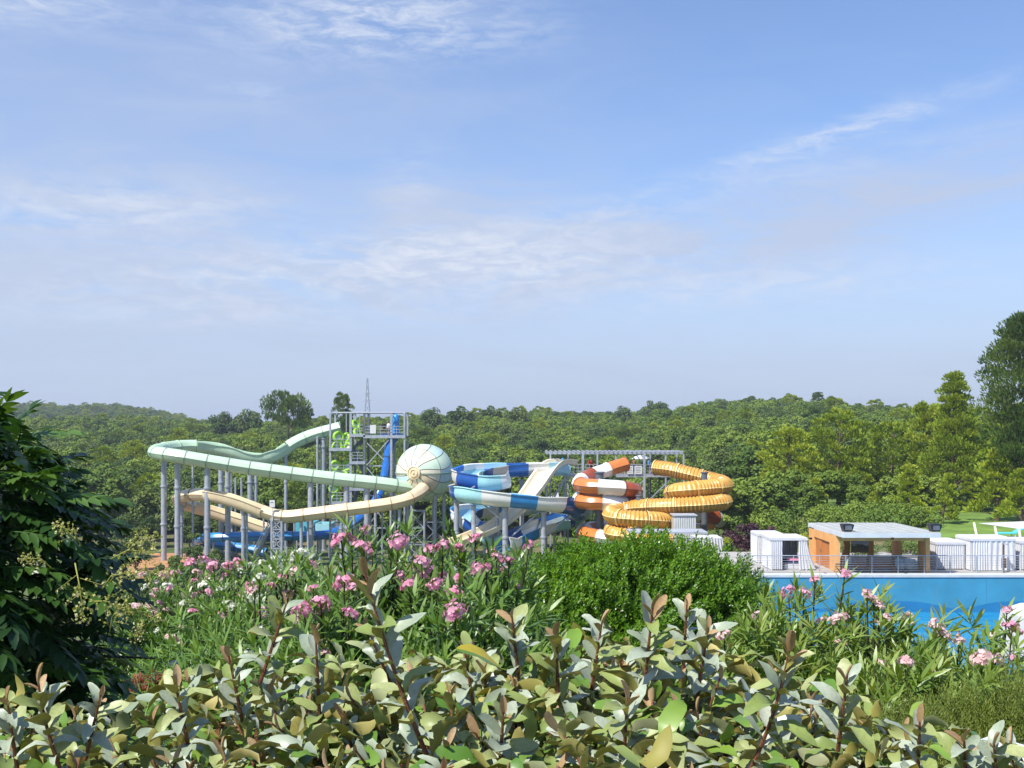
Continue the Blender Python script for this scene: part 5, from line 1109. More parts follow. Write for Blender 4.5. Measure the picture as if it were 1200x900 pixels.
def person(loc, rz, label, skin='skin', top=None, bottom='cloth_navy', arms='down', cap=None, long=False, group=None, sc=1.0):
    o = thing('person', loc, label, 'person', group); o.rotation_euler = (0, 0, rz); o.scale = (sc, sc, sc)
    b = BODY[arms].copy(); b.materials.clear(); b.materials.append(MATS[skin]); link('body', b, o)
    if bottom: link('shorts', garment(BODY[arms], lambda c: (.30 if long else .58) < c.z < 1.03 and abs(c.x) < .215, .014, bottom, 'shorts'), o)
    if top: link('shirt', garment(BODY[arms], lambda c: (.98 < c.z < 1.49 and abs(c.x) < .24) or (1.20 < c.z < 1.49 and abs(c.x) < .30), .016, top, 'shirt'), o)
    hd = garment(BODY[arms], lambda c: c.z > 1.645 and c.y > -.075 + (c.z - 1.645) * -.6 and abs(c.x) < .14 or (c.z > 1.58 and c.y > .035 and abs(c.x) < .12), .012, cap or 'hair', 'hair'); link('cap' if cap else 'hair', hd, o)
    if cap:
        mb = MB(); mb.loft([[(.085 * math.cos(a), -.07 - .12 * k * max(0.0, math.sin(a)) - .0, 1.70 - .02 * k) for a in np.linspace(.1, math.pi - .1, 9)] for k in (0, .5, 1)], closed=False); link('brim', mb.mesh('brim', cap), o)
    return o
def raft_mesh():
    mb = MB()
    for cy in (-.62, .62):
        mb.loft([[(( .52 + .2 * math.cos(b)) * math.cos(a), cy + (.52 + .2 * math.cos(b)) * math.sin(a), .2 * math.sin(b)) for b in np.linspace(0, 2 * math.pi, 10, endpoint=False)] for a in np.linspace(0, 2 * math.pi, 25)])
        mb.loft([[(.34 * math.cos(a), cy + .34 * math.sin(a), -.12 + z) for a in np.linspace(0, 2 * math.pi, 16, endpoint=False)] for z in (0, .04)], 1, cap=True)
    return mb.mesh('raft', ['raft_green', 'raft_white'], smooth=True)
RAFT = raft_mesh()
def raft(loc, rot, label): o = link('inflatable_raft', RAFT, None, label=label, cat='raft', group='rafts on the stair tower'); o.location = loc; o.rotation_euler = rot; return o
for k, (px, y, d, rz, a, skin, top, bot, lab) in enumerate((
        (399, 525.5, 127.6, .3, 'hold', 'skin', None, 'cloth_blue', 'bather in blue shorts holding a raft on the upper side deck of the stair tower'),
        (404, 525.5, 128.6, 2.6, 'down', 'skin_tan', 'cloth_red', 'cloth_black', 'bather in red top on the upper side deck of the stair tower'),
        (397, 556, 127.6, -.4, 'hold', 'skin_tan', None, 'cloth_red', 'bather in red shorts on the middle side deck of the stair tower'),
        (402, 588, 127.6, .5, 'hold', 'skin', 'cloth_yellow', 'cloth_black', 'bather in yellow top on the lower side deck of the stair tower'),
        (450, 510.5, 127.8, .2, 'down', 'skin_tan', 'cloth_black', 'cloth_black', 'attendant in dark clothes on the tower top beside the blue capsule'),
        (455, 510.5, 128.6, -.7, 'down', 'skin', 'cloth_white', 'cloth_navy', 'person in white shirt on the tower top next to the dark dressed attendant'))):
    p = P(px, y, d); person((p.x, p.y, tz(y) - .05), rz, lab, skin, top, bot, a)
raft(P(396, 518, 126.9), (R(80), R(8), .3), 'green double ring raft carried upright on the upper side deck'); raft(P(406.5, 519, 127.2), (R(75), R(-25), -.5), 'green double ring raft leaning at the stair corner of the upper deck')
raft(P(393.5, 552, 126.9), (R(85), 0, .2), 'green double ring raft carried on the middle side deck'); raft(P(404.5, 551.5, 127.1), (R(78), R(20), -.4), 'green double ring raft leaning at the stair corner of the middle deck')
raft(P(393, 579, 126.8), (R(82), R(-10), .5), 'green double ring raft carried on the lower side deck')
raft(P(418, 503, 128.4), (R(60), R(15), .9), 'pale green raft waiting at the mouth of the green chute')
for px, rz, skin, top, bot, a, lab in ((692, .4, 'skin_tan', 'cloth_red', 'cloth_black', 'down', 'bather in red top at the left end of the shaded platform'), (728, -.6, 'skin', None, 'cloth_red', 'hold', 'bather in red shorts at the mouth of the orange tube'), (733, 1.2, 'skin', 'cloth_yellow', 'cloth_navy', 'down', 'bather in yellow top beside the white notice boards'),
        (743, .2, 'skin_tan', None, 'cloth_blue', 'down', 'bare chested bather behind the white notice boards'), (760.5, 2.0, 'skin', 'cloth_blue', 'cloth_navy', 'down', 'attendant in blue shirt under the small white parasol'), (772, .5, 'skin_tan', 'cloth_yellow', 'cloth_yellow', 'hold', 'bather in yellow top at the mouth of the ribbed tube')):
    p = P(px, 556.5, D2 + .9); person((p.x, p.y, pz0), rz, lab, skin, top, bot, a)
up = thing('parasol', (qx(751, D2 + 1.6), D2 + 1.6, pz0), 'small white parasol on the shaded launch platform', 'parasol')
c = Vector((qx(751, D2 + 1.6), D2 + 1.6, pz0)); mb = MB(); mb.lathe(c, [(1.0, 1.65), (.98, 1.72), (.6, 1.95), (.05, 2.08)], 8); mb.build('canopy', 'white_cloth', up); MB().tube([c, c + Vector((0, 0, 2.0))], .03, 6).build('pole', 'white_paint', up)
# swimmers, only the upper body shows above the water
for px, y, rz, lab, sk in ((1123, 722, .6, 'dark haired swimmer nearest the painted wave of the pool wall', 'skin'), (1104, 724, 2.4, 'swimmer seen over the pink oleander flowers', 'skin_tan')):
    d = 57.5; p = P(px, y, d); person((p.x, p.y, WZ - 1.33), rz, lab, sk, None, 'cloth_navy', 'down')
# visitor half hidden between the pinnate tree and the oleanders
p = P(206, 782, 10.4); person((p.x, p.y, gz(p.x, p.y)), 2.9, 'person in navy shirt and navy cap half hidden behind the oleander flowers', 'skin', 'cloth_navy', 'cloth_navy', 'down', 'cloth_navy')

# ------------------------------------------------------------------ foreground planting
def lance(nseg=3, w=.095, droop=.12):
    """narrow leaf, folded along the midrib, length 1 along +y"""
    V = []; F = []
    for i in range(nseg + 1):
        t = i / nseg; ww = w * math.sin(math.pi * min(.98, max(.03, t ** .85))) + .004; z = -droop * t * t
        V += [(-ww, t, z + .3 * ww), (0, t, z), (ww, t, z + .3 * ww)]
    for i in range(nseg):
        a = i * 3; F += [(a, a + 1, a + 4, a + 3), (a + 1, a + 2, a + 5, a + 4)]
    return np.array(V), np.array(F)
def blade(nseg=3, w=.08, droop=.12):
    """cheap narrow leaf: one bent strip"""
    V = []; F = []
    for i in range(nseg + 1):
        t = i / nseg; ww = w * math.sin(math.pi * min(.97, max(.05, t ** .85))) + .004; V += [(-ww, t, -droop * t * t + .25 * ww), (ww, t, -droop * t * t)]
    for i in range(nseg): a = i * 2; F.append((a, a + 1, a + 3, a + 2))
    return np.array(V), np.array(F)
def flower_cluster(seed, mat, nfl=16, rad=.05):
    r = np.random.default_rng(seed); bv = [(0, 0, 0)]; bf = []
    for k in range(5):
        a = k * 2 * math.pi / 5; b = len(bv)
        bv += [(.62 * math.cos(a - .62), .62 * math.sin(a - .62), .2), (1.0 * math.cos(a - .34), 1.0 * math.sin(a - .34), .26), (1.0 * math.cos(a + .46), 1.0 * math.sin(a + .46), .16), (.62 * math.cos(a + .66), .62 * math.sin(a + .66), .26)]
    bf = np.array([(0, 1 + 4 * k, 2 + 4 * k, 3 + 4 * k) for k in range(5)] + [(0, 3 + 4 * k, 4 + 4 * k, 1 + 4 * ((k + 1) % 5)) for k in range(5)])
    d = rdir(nfl, r); d[:, 2] = np.abs(d[:, 2]) * .9 + .05; d = unit(d)
    pos = d * rad * (0.6 + .55 * r.random((nfl, 1))) * np.array([1.15, 1.15, .9]); nrm = unit(d + rdir(nfl, r) * .45)
    M = frames(orth(nrm), nrm, .019 * (.7 + .6 * r.random(nfl)))
    V, F = inst(bv, bf, M, pos)
    return arr_mesh('flower_cluster', V, F, [mat], rnd=np.repeat(r.random(nfl), len(bf)))
FL = {c: [flower_cluster(200 + i + 10 * j, m, n, rr) for i, (n, rr) in enumerate(((30, .052), (20, .042), (40, .064), (12, .032)))] for j, (c, m) in enumerate((('pink', 'petal_pink'), ('pale', 'petal_pale'), ('white', 'petal_white')))}
def oleander(label, x, y, ztop, w, fl, seed, nst=70, mat='leaf_oleander', zb=None, dens=1.0, leaf=.118, extra=(), low=.30):
    """arching stems clothed in narrow leaves; fl = list of (colour, count); extra = flower spots"""
    r = np.random.default_rng(seed); zb = gz(x, y) if zb is None else zb; h = ztop - zb
    o = thing('oleander', (x, y, zb - .05), label, 'shrub', 'flowering oleanders on the bank')
    mb = MB(); P_, D_, N_, S_, Rn = [], [], [], [], []; tips = []
    def whorl(c, ax_, n, a0, el, tone):
        s1 = np.cross(ax_, [.1, 1, .1]); s1 = s1 / np.linalg.norm(s1); s2 = np.cross(ax_, s1)
        for j in range(n):
            an = a0 + j * 2 * math.pi / n + r.normal() * .15; rad = s1 * math.cos(an) + s2 * math.sin(an); e_ = max(.12, el + r.normal() * .16)
            P_.append(c); D_.append(ax_ * math.cos(e_) + rad * math.sin(e_)); N_.append(ax_ * math.sin(e_) - rad * math.cos(e_) + r.normal(size=3) * .2); S_.append(leaf * (.6 + .55 * r.random())); Rn.append(min(1, max(0, tone + .2 * (r.random() - .5))))
    for k in range(nst):
        a = r.random() * 6.28; f = r.random() ** .6; tip = np.array([w * .5 * f * math.cos(a), w * .5 * f * math.sin(a), h * (1.0 - .42 * f * f) * (.84 + .16 * r.random())])
        base = np.array([.15 * math.cos(a) * r.random(), .15 * math.sin(a) * r.random(), 0]); mid = base * .3 + tip * np.array([.35, .35, .55])
        ts = np.linspace(0, 1, 6); pts = [((1 - t) ** 2) * base + 2 * t * (1 - t) * mid + t * t * tip for t in ts]
        mb.tube([tuple(q) for q in pts], [.011, .010, .009, .007, .005, .003], 4)
        tips.append((tip, unit(tip - mid)))
        cnt = int(34 * dens)
        for q in range(cnt):
            t = low + (1 - low) * (q + .5) / cnt; c = ((1 - t) ** 2) * base + 2 * t * (1 - t) * mid + t * t * tip; ax_ = unit(2 * (1 - t) * (mid - base) + 2 * t * (tip - mid))
            whorl(c, ax_, 1, q * 2.09 + r.normal() * .3, 1.25 - .75 * t, .3 * r.random() + .45 * t ** 2)
        for sb in range(6):                                   # side shoots ending in open rosettes
            t = .55 + .45 * r.random(); c = ((1 - t) ** 2) * base + 2 * t * (1 - t) * mid + t * t * tip + r.normal(size=3) * np.array([.13, .13, .07]); ax_ = unit(unit(tip - mid) * .6 + np.array([c[0], c[1], 0]) / w * .8 + np.array([0, -.15, .55]) + r.normal(size=3) * .3)
            br = .25 + .5 * r.random()
            for lv in range(3): whorl(c + ax_ * .035 * lv, ax_, 4, lv * 1.1 + r.random(), 1.15 - .33 * lv, br + .1 * lv)
    for (px, py, d, c, s_) in extra:
        q = P(px, py, d) - ORG[o.name]; b_ = Vector((q.x * .75, q.y * .5, q.z - .35)); mb.tube([b_, b_.lerp(q, .6) + Vector((q.x * .03, -.01, 0)), q], [.007, .005, .003], 4)
        ax_ = np.array((q - b_).normalized())
        for lv in range(4): whorl(np.array(b_.lerp(q, .62 + .1 * lv)), ax_, 3, lv * 1.05 + px, .95 - .12 * lv, .5 + .1 * lv)
    bv, bf = blade(3, .08)
    V, F = inst(bv, bf, frames(np.array(D_), np.array(N_), np.array(S_)), np.array(P_))
    link('stem', mb.mesh('stem', 'stem_dark'), o); link('foliage', arr_mesh('foliage', V, F, [mat], rnd=np.repeat(Rn, len(bf))), o, kind='stuff')
    vis = sorted(range(nst), key=lambda i: tips[i][0][1] * .6 - tips[i][0][2])            # tips that face the viewer side and the top first
    j = 0
    for c, n in fl:
        for q in range(n):
            t, d = tips[vis[(j * 2 + q % 2) % nst]]; j += 1
            e = link('flower_cluster', FL[c][r.integers(4)], o); e.location = tuple(t + d * .03); e.rotation_euler = (r.normal() * .4 + .25, r.normal() * .4, r.random() * 6.28); s_ = (.5 + .35 * r.random()) * (1.35 if y > 10 else 1); e.scale = (s_, s_, s_)
    for (px, py, d, c, s_) in extra:
        q = P(px, py, d) - ORG[o.name]; e = link('flower_cluster', FL[c][r.integers(3)], o); e.location = q; e.rotation_euler = (.5, r.normal() * .3, r.random() * 6.28); e.scale = (s_, s_, s_)
    return o
def ztop(y, d): return CAMZ - (y - HZ) / FPX * d
OL = [('oleander with pink clusters rising highest before the green tube slide', 430, 612, 6.0, 1.15, [('pink', 9)], 75, 'leaf_oleander', ()),
      ('oleander with deep pink clusters below the cream slide exit', 505, 618, 6.0, 1.1, [('pink', 10)], 75, 'leaf_oleander', ()),
      ('pink oleander between the mound bush and the deep pink oleander', 566, 626, 6.3, .95, [('pink', 9), ('pale', 2)], 60, 'leaf_oleander', ()),
      ('white and pink oleander in front of the lattice trestle', 330, 652, 7.6, 1.35, [('white', 9), ('pink', 6)], 80, 'leaf_oleander', ()),
      ('pink flowered oleander in front of the grey slide columns', 272, 655, 8.2, 1.15, [('pink', 12), ('white', 3)], 75, 'leaf_oleander', ()),
      ('pale pink oleander beside the pinnate leaved tree', 168, 664, 13.4, 2.1, [('pale', 20), ('white', 20)], 120, 'leaf_oleander', ()),
      ('tall oleander with small pink heads before the orange earth track', 232, 668, 13.0, 1.9, [('pink', 20), ('pale', 15)], 110, 'leaf_oleander', ()),
      ('white oleander with mixed buds low on the bank', 305, 690, 6.8, 1.0, [('white', 8), ('pale', 7)], 60, 'leaf_oleander', ()),
      ('sparsely flowered oleander low behind the silver hedge', 385, 690, 5.4, 1.0, [('pink', 6), ('pale', 3)], 60, 'leaf_oleander', ()),
      ('leafy green oleander in front of the mound bush', 540, 690, 5.2, 1.0, [('pink', 3)], 60, 'leaf_oleander', ()),
      ('leafy oleander with pink flowers in front of the blue pool wall', 945, 672, 6.4, 1.15, [('pink', 5), ('pale', 3)], 75, 'leaf_oleander_yellow', ()),
      ('yellowish oleander with pale pink clusters before the open pool water', 1030, 705, 6.2, 1.0, [('pale', 8)], 52, 'leaf_oleander_yellow', ()),
      ('thin oleander with pale buds before the white parasol', 1165, 728, 6.0, .95, [('pink', 4), ('pale', 5)], 34, 'leaf_oleander_yellow', ()),
      ('thin leggy oleander with the pool showing through it', 1100, 738, 5.7, .9, [('pale', 6)], 30, 'leaf_oleander_yellow', ()),
      ('low oleander at the right foot of the mound bush', 900, 705, 5.8, .9, [('pale', 4)], 60, 'leaf_oleander_yellow', ()),
      ('full leafy oleander between the pink one and the yellowish one', 990, 692, 6.6, 1.0, [('pale', 2)], 70, 'leaf_oleander_yellow', ()),
      ('low spreading oleander above the feathery shrub', 1060, 752, 5.2, .9, [('pale', 3)], 55, 'leaf_oleander_yellow', ()),
      ('low yellowish oleander between feathery shrub and white parasol', 1150, 765, 5.2, .8, [('pale', 2)], 40, 'leaf_oleander_yellow', ())]
FLOW = {'pink': '426,623 400,633 467,635 424,643 494,659 505,644 519,641 538,643 557,632 479,686 504,690 511,684 539,679 560,667 570,666 582,656 597,658 533,717 620,640 404,684 413,690 367,690 317,687 365,663 356,714 280,660 268,664 239,658 223,660 206,672 292,688 274,711 232,786 214,759 409,721 376,708 990,673 955,680 942,696 1180,715 1186,737 250,664 330,676',
        'white': '356,648 348,652 322,657 292,663 307,660 283,669 239,687 262,690 215,708 268,709 323,667 304,679 246,683 364,652 336,660',
        'pale': '247,680 346,670 298,692 284,699 184,696 175,714 1016,700 1030,710 1040,724 1095,730 1105,744 993,747 985,753 1030,822 848,745 1033,780 1095,793 1167,773 1024,704 1098,738 190,676 230,672'}
SPOT = {k: [] for k in range(len(OL))}
for c_, txt in FLOW.items():
    for q_ in txt.split():
        fx, fy = map(float, q_.split(','))
        best = min(range(len(OL)), key=lambda i: abs(OL[i][1] - fx) + (0 if OL[i][2] - 18 < fy else 200) + .5 * abs(OL[i][2] + 35 - fy))
        SPOT[best].append((fx, fy, OL[best][3] - .12 - .30 * min(1, max(0, (fy - OL[best][2]) / 70)), c_, (.62 + .3 * random.random()) * (1.5 if OL[best][3] > 10 else .72 if fx > 840 else .80)))
for k, (lab, px, yt, d, w, fl, nst, mt, ex) in enumerate(OL):
    ex = SPOT[k]; fl = [(c_, max(1, n_ // (2 if px < 620 else 3))) for c_, n_ in fl]
    oleander(lab,  cx_(px, d), d, ztop(yt, d), w, fl, 300 + k, nst, mt, extra=ex, leaf=.118 if d < 10 else .16)

# --- dense green mound bush of small sprigs
def sprig(seed, n=13, L=.13, leaf=.036, wid=.22):
    r = np.random.default_rng(seed); bv, bf = QUAD * np.array([2 * wid, 1, 1.5]), QF; t = (np.arange(n) + 1) / n; an = np.arange(n) * 2.4
    D = unit(np.stack([np.cos(an) * .9, np.sin(an) * .9, .55 + .5 * t], 1)); pos = np.stack([np.zeros(n), np.zeros(n), t * L], 1)
    Nn = np.stack([-np.cos(an) * .5, -np.sin(an) * .5, np.ones(n)], 1)
    V, F = inst(bv, bf, frames(D, Nn, leaf * (.8 + .4 * r.random(n))), pos); return V, F
def bush(name, label, x, y, zb, lobes, nspr, mat, seed, spr=None, stem='stem_dark', cat='shrub', out=.8, up=.6):
    """lobes: (dx, dy, z centre, rx, ry, rz) ellipsoids covered with leafy sprigs"""
    r = np.random.default_rng(seed); sv, sf = spr if spr else sprig(seed)
    o = thing(name, (x, y, zb - .05), label, cat); pos = []; nn = []; lr = []
    L = np.array(lobes, float); area = L[:, 3] * L[:, 5]
    for li, l in enumerate(L):
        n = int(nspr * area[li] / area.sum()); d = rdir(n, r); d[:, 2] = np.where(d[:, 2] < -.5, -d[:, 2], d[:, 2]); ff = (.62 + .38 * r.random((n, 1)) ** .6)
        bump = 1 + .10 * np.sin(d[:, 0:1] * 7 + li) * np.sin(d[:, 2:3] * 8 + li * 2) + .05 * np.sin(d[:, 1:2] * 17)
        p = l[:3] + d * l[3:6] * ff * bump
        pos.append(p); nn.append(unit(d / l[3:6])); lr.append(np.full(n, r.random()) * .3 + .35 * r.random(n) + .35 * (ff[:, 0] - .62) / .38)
    pos = np.vstack(pos); nn = np.vstack(nn); lr = np.concatenate(lr); k = len(pos)
    pos = pos + nn * (np.maximum(0, r.normal(size=(k, 1)) - 1.2) * .09); Zc = unit(nn * out + np.array([0, 0, up]) + rdir(k, r) * .45); Xc = orth(Zc); M = np.stack([Xc, np.cross(Zc, Xc), Zc], 2) * (.75 + .5 * r.random(k))[:, None, None]
    V, F = inst(sv, sf, M, pos); m = len(sf)
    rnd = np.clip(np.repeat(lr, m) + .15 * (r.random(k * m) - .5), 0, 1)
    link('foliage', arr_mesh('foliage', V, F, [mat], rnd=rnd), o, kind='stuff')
    mb = MB()
    for l in L: mb.tube([(0, 0, -.1), (l[0] * .5, l[1] * .5, l[2] * .5), (l[0], l[1], l[2])], [.05, .035, .015], 5)
    for q in range(26):
        l = L[r.integers(len(L))]; d = rdir(1, r)[0]; d[2] = abs(d[2]); mb.tube([tuple(l[:3]), tuple(l[:3] + d * l[3:6] * .5), tuple(l[:3] + d * l[3:6] * .96)], [.014, .009, .004], 4)
    link('stem', mb.mesh('stem', stem), o); return o
d = 9.0; x = cx_(738, d); zb = gz(x, d)
def lob(px, py, dd, rx, rz, ry=None): q = P(px, py, dd); return (q.x - x, q.y - d, q.z - zb, rx, ry or rx, rz)
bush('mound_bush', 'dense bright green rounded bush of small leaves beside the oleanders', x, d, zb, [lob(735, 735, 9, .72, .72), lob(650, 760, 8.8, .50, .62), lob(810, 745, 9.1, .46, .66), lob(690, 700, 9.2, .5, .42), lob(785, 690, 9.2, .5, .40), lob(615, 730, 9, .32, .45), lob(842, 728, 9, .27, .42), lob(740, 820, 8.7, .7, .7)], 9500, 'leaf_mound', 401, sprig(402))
d = 9.4; x = cx_(880, d); zb = gz(x, d)
bush('green_shrub', 'dark glossy bush merging with the right flank of the mound bush', x, d, zb, [lob(862, 745, 9.4, .30, .60), lob(880, 800, 9.2, .25, .5)], 1600, 'leaf_oleander', 403, sprig(404))
# --- feathery shrub by the trough
d = 4.7; x = cx_(1110, d); zb = gz(x, d)
fs = sprig(406, 22, .13, .022, .07)
bush('feathery_shrub', 'fine feathery olive green shrub above the white trough', x, d, zb, [lob(1005, 890, 4.7, .18, .18), lob(1070, 885, 4.7, .2, .2), lob(1135, 872, 4.8, .2, .21), lob(1195, 862, 4.7, .2, .22), lob(1110, 930, 4.6, .4, .22), lob(1240, 865, 4.6, .22, .24)], 3300, 'leaf_feathery', 405, fs, 'bark_grey', out=.5, up=.9)
# --- red leaved plant by the visitor
d = 10.5; x = cx_(172, d); zb = gz(x, d)
bush('red_shrub', 'small shrub with orange red young leaves below the pinnate tree', x, d, zb, [lob(172, 818, 10.5, .17, .22), lob(186, 812, 10.5, .12, .14)], 260, 'leaf_red', 407, sprig(408, 10, .09, .042, .2))

# --- pinnate leaved tree at the left edge
def pinnate(seed, n=7, L=.20, leaf=.060):
    r = np.random.default_rng(seed); bv, bf = lance(3, .20, .18); pos = []; D = []; Nn = []
    for k in range(n):
        t = .22 + .78 * k / (n - 1)
        for s_ in (-1, 1):
            pos.append((0, t * L, -.10 * L * t * t * 2)); D.append((s_ * (1 - .35 * t), .55 + .3 * t, -.18 + r.normal() * .12)); Nn.append((s_ * .15 + r.normal() * .12, .1, 1))
    pos.append((0, L, -.2 * L)); D.append((0, 1, -.3)); Nn.append((0, .2, 1)); k = len(pos)
    V, F = inst(bv, bf, frames(np.array(D, float), np.array(Nn, float), leaf * (.8 + .35 * r.random(k))), np.array(pos, float)); rnd = np.repeat(np.clip(.3 + .4 * r.random(k), 0, 1), len(bf))
    mb = MB(); mb.tube([(0, t * L, -.2 * L * t * t) for t in (0, .33, .66, 1)], [.0026, .0022, .0018, .001], 4)
    rv = np.array([tuple(q) for q in mb.v]); rf_ = np.array([f for f in mb.f if len(f) == 4])
    b = len(V); V = np.vstack([V, rv]); F = np.vstack([F, rf_[:12] + b]); rnd = np.concatenate([rnd, np.full(12, .8)])
    return arr_mesh('leaf', V, F, ['leaf_pinnate'], rnd=rnd, smooth=True)
PIN = [pinnate(500 + i, n, L) for i, (n, L) in enumerate(((6, .15), (5, .13), (7, .18), (4, .11)))]
pt = thing('pinnate_tree', (-1.95, 3.35, gz(-1.95, 3.35) - .05), 'dark green tree with drooping feather shaped leaves and cream flower sprays', 'tree')
O = ORG[pt.name]; r = np.random.default_rng(510)
EL = [(-1.95, 3.3, 8.25, .90, .75, .86), (-1.82, 3.2, 7.80, .74, .65, .80), (-1.72, 3.1, 7.45, .48, .55, .80), (-1.72, 3.2, 8.64, .40, .36, .40)]
mb = MB()
for e in EL:
    mb.tube([(0, 0, 0), ((e[0] - O.x) * .5, (e[1] - O.y) * .5, (e[2] - O.z) * .6), (e[0] - O.x, e[1] - O.y, e[2] - O.z)], [.05, .035, .02], 6)
    for q in range(9):
        dd = rdir(1, r)[0]; dd[2] = abs(dd[2]) * .6; c = Vector(e[:3]) - O; mb.tube([c, c + Vector(dd * np.array(e[3:]) * .5), c + Vector(dd * np.array(e[3:]) * .92) - Vector((0, 0, .06))], [.014, .008, .003], 4)
link('trunk', mb.mesh('trunk', 'stem_dark'), pt)
def pin_place(n, front, inner):
    out = []
    while len(out) < n:
        e = EL[r.choice(4, p=[.36, .30, .20, .14])]; dd = rdir(1, r)[0]
        if front and (dd[1] > .15 or dd[0] < -.75): continue
        f = (.45 + .4 * r.random()) if inner else (.82 + .2 * r.random()); c = np.array(e[:3]) + dd * np.array(e[3:]) * f
        if front and c[0] / c[1] * FPX + CX < -60: continue
        D = unit(dd * np.array([1, 1, .45]) + np.array([.1, -.1, -.32]) + r.normal(size=3) * .35); Nn = unit(dd * .6 + np.array([0, 0, 1.0]) + r.normal(size=3) * .25)
        sz = .8 + .45 * r.random(); tp = c + D * .17 * sz; tpx = tp[0] / tp[1] * FPX + CX; tpy = HZ + (CAMZ - tp[2]) / tp[1] * FPX     # keep the crown to its outline seen against the oleanders
        if tpx > np.interp(tpy, [455, 480, 560, 620, 700, 760, 840], [20, 68, 140, 160, 176, 170, 160]) + r.normal() * 8: continue
        out.append((c, D, Nn, sz))
    return out
for c, D, Nn, s_ in pin_place(290, True, False):
    M = frames(D[None], Nn[None], np.array([s_]))[0]; e = link('leaf', PIN[r.integers(4)], pt)
    mw = Matrix.Identity(4)
    for i in range(3):
        for j in range(3): mw[i][j] = M[i][j]
    mw.translation = Vector(c) - O; e.matrix_basis = mw
pl = pin_place(1050, False, False) + pin_place(600, False, True)
bv, bf = lance(2, .17, .14); Vs = []; Fs = []; b = 0; Rn = []
base = PIN[0]; pv = np.zeros(len(base.vertices) * 3); base.vertices.foreach_get('co', pv); pv = pv.reshape(-1, 3); pf_ = np.array([tuple(p.vertices) for p in base.polygons])
V, F = inst(pv, pf_, frames(np.array([q[1] for q in pl]), np.array([q[2] for q in pl]), np.array([q[3] for q in pl])), np.array([q[0] for q in pl]) - np.array(O))
link('foliage', arr_mesh('foliage', V, F, ['leaf_pinnate'], rnd=np.repeat(r.random(len(pl)) * .6, len(pf_))), pt, kind='stuff')
def panicle(seed, L=.26):
    r = np.random.default_rng(seed); mb = MB(); bl = []
    mb.tube([(0, 0, 0), (.01, L * .4, .03), (0, L, 0)], [.0035, .0026, .0012], 4)
    for k in range(13):
        t = .2 + .8 * k / 13; a = k * 2.4; ln = L * .42 * (1.15 - t); c = Vector((0, t * L, .06 * t * (1 - t))); tip = c + Vector((math.cos(a) * ln, ln * .6, math.sin(a) * ln)); mb.tube([c, tip], [.0016, .0009], 3)
        for q in range(5): bl.append(c.lerp(tip, .3 + .7 * q / 4) + Vector(r.normal(size=3) * .006))
    tv = np.array([tuple(q) for q in mb.v]); tf = np.array([f for f in mb.f if len(f) == 4])
    ov = np.array([(1, 0, 0), (0, 1, 0), (-1, 0, 0), (0, -1, 0), (0, 0, 1.2), (0, 0, -1.2)]) ; of = np.array([(0, 1, 4, 4), (1, 2, 4, 4)])
    qv = np.array([(-1, -.6, 0), (1, -.6, .2), (1, .7, 0), (-1, .7, .2), (0, -.6, -1), (0, -.6, 1), (.1, .7, 1), (-.1, .7, -1)]); qf = np.array([(0, 1, 2, 3), (4, 5, 6, 7)])
    n = len(bl); dd = rdir(n, r); V, F = inst(qv, qf, frames(dd, orth(dd), .0055 * (.6 + .9 * r.random(n))), np.array([tuple(q) for q in bl]))
    return arr_mesh('flower_spray', np.vstack([tv, V]), np.vstack([tf, F + len(tv)]), ['panicle'], rnd=np.concatenate([np.full(len(tf), .1), np.repeat(r.random(n), 2)]))
PAN = [panicle(520 + i, L) for i, L in enumerate((.24, .18, .26))]
for k, (px, py, d, ang, s_) in enumerate(((88, 660, 2.55, 75, 1.0), (120, 690, 2.7, 40, 1.0), (130, 655, 2.75, 15, .9), (105, 705, 2.6, -20, .8), (95, 640, 2.6, 120, .8), (140, 720, 2.72, -10, .8), (150, 675, 2.85, 5, .9), (60, 665, 2.55, 150, .7), (128, 745, 2.7, -60, .8), (145, 640, 2.9, 25, .8), (160, 760, 2.9, -75, .7))):
    e = link('flower_spray', PAN[k % 3], pt); e.location = P(px, py, d) - O; 
    dv = Vector((math.cos(R(ang)), -.25, -math.sin(R(ang)) if k in (0, 8, 10) else math.sin(R(ang)) * .6)).normalized(); e.rotation_euler = dv.to_track_quat('Y', 'Z').to_euler(); e.scale = (s_ * .6,) * 3

# --- silver leaved hedge in front of the camera
def eleaf(seed, mats, w=.225, cup=.25, curl=.1, wave=.02, edge=False):
    """blunt oblong leaf: upper sheet and lower sheet, length 1 along +y"""
    r = np.random.default_rng(seed); V = []; F = []; mi = []; ts = (0, .12, .34, .60, .82, .95, 1.0); ns = len(ts) - 1; ph = r.random() * 6
    for side in (0, 1):
        off = 0 if side == 0 else -.018; b = len(V)
        for i, t in enumerate(ts):
            q = 2 * t ** 1.12 - 1; ww = w * 1.06 * max(0.0, 1 - abs(q) ** 2.3) ** .62 + .012
            zc = curl * (t - t * t) * 2 - curl * 1.3 * t * t; tw = .25 * math.sin(seed * 1.7) * t * t
            for u_ in (-1, 0, 1):
                V.append((u_ * ww + .05 * math.sin(seed + 2 * t) * t, t, zc + cup * abs(u_) * ww + u_ * ww * tw + wave * math.sin(t * 11 + ph + u_) * abs(u_) + off * (1 - abs(u_) * .7)))
        for i in range(ns):
            for j in range(2):
                a = b + i * 3 + j; f = (a, a + 1, a + 4, a + 3); F.append(f if side == 0 else (a, a + 3, a + 4, a + 1)); mi.append(2 if edge and side == 0 and (j == 0 or i > 3) else side)
    k = len(F); return arr_mesh('leaf', V, F, list(mats) + (['yellow_leaf'] if edge else []), midx=mi, rnd=np.full(k, .2 + .6 * r.random()), smooth=True)
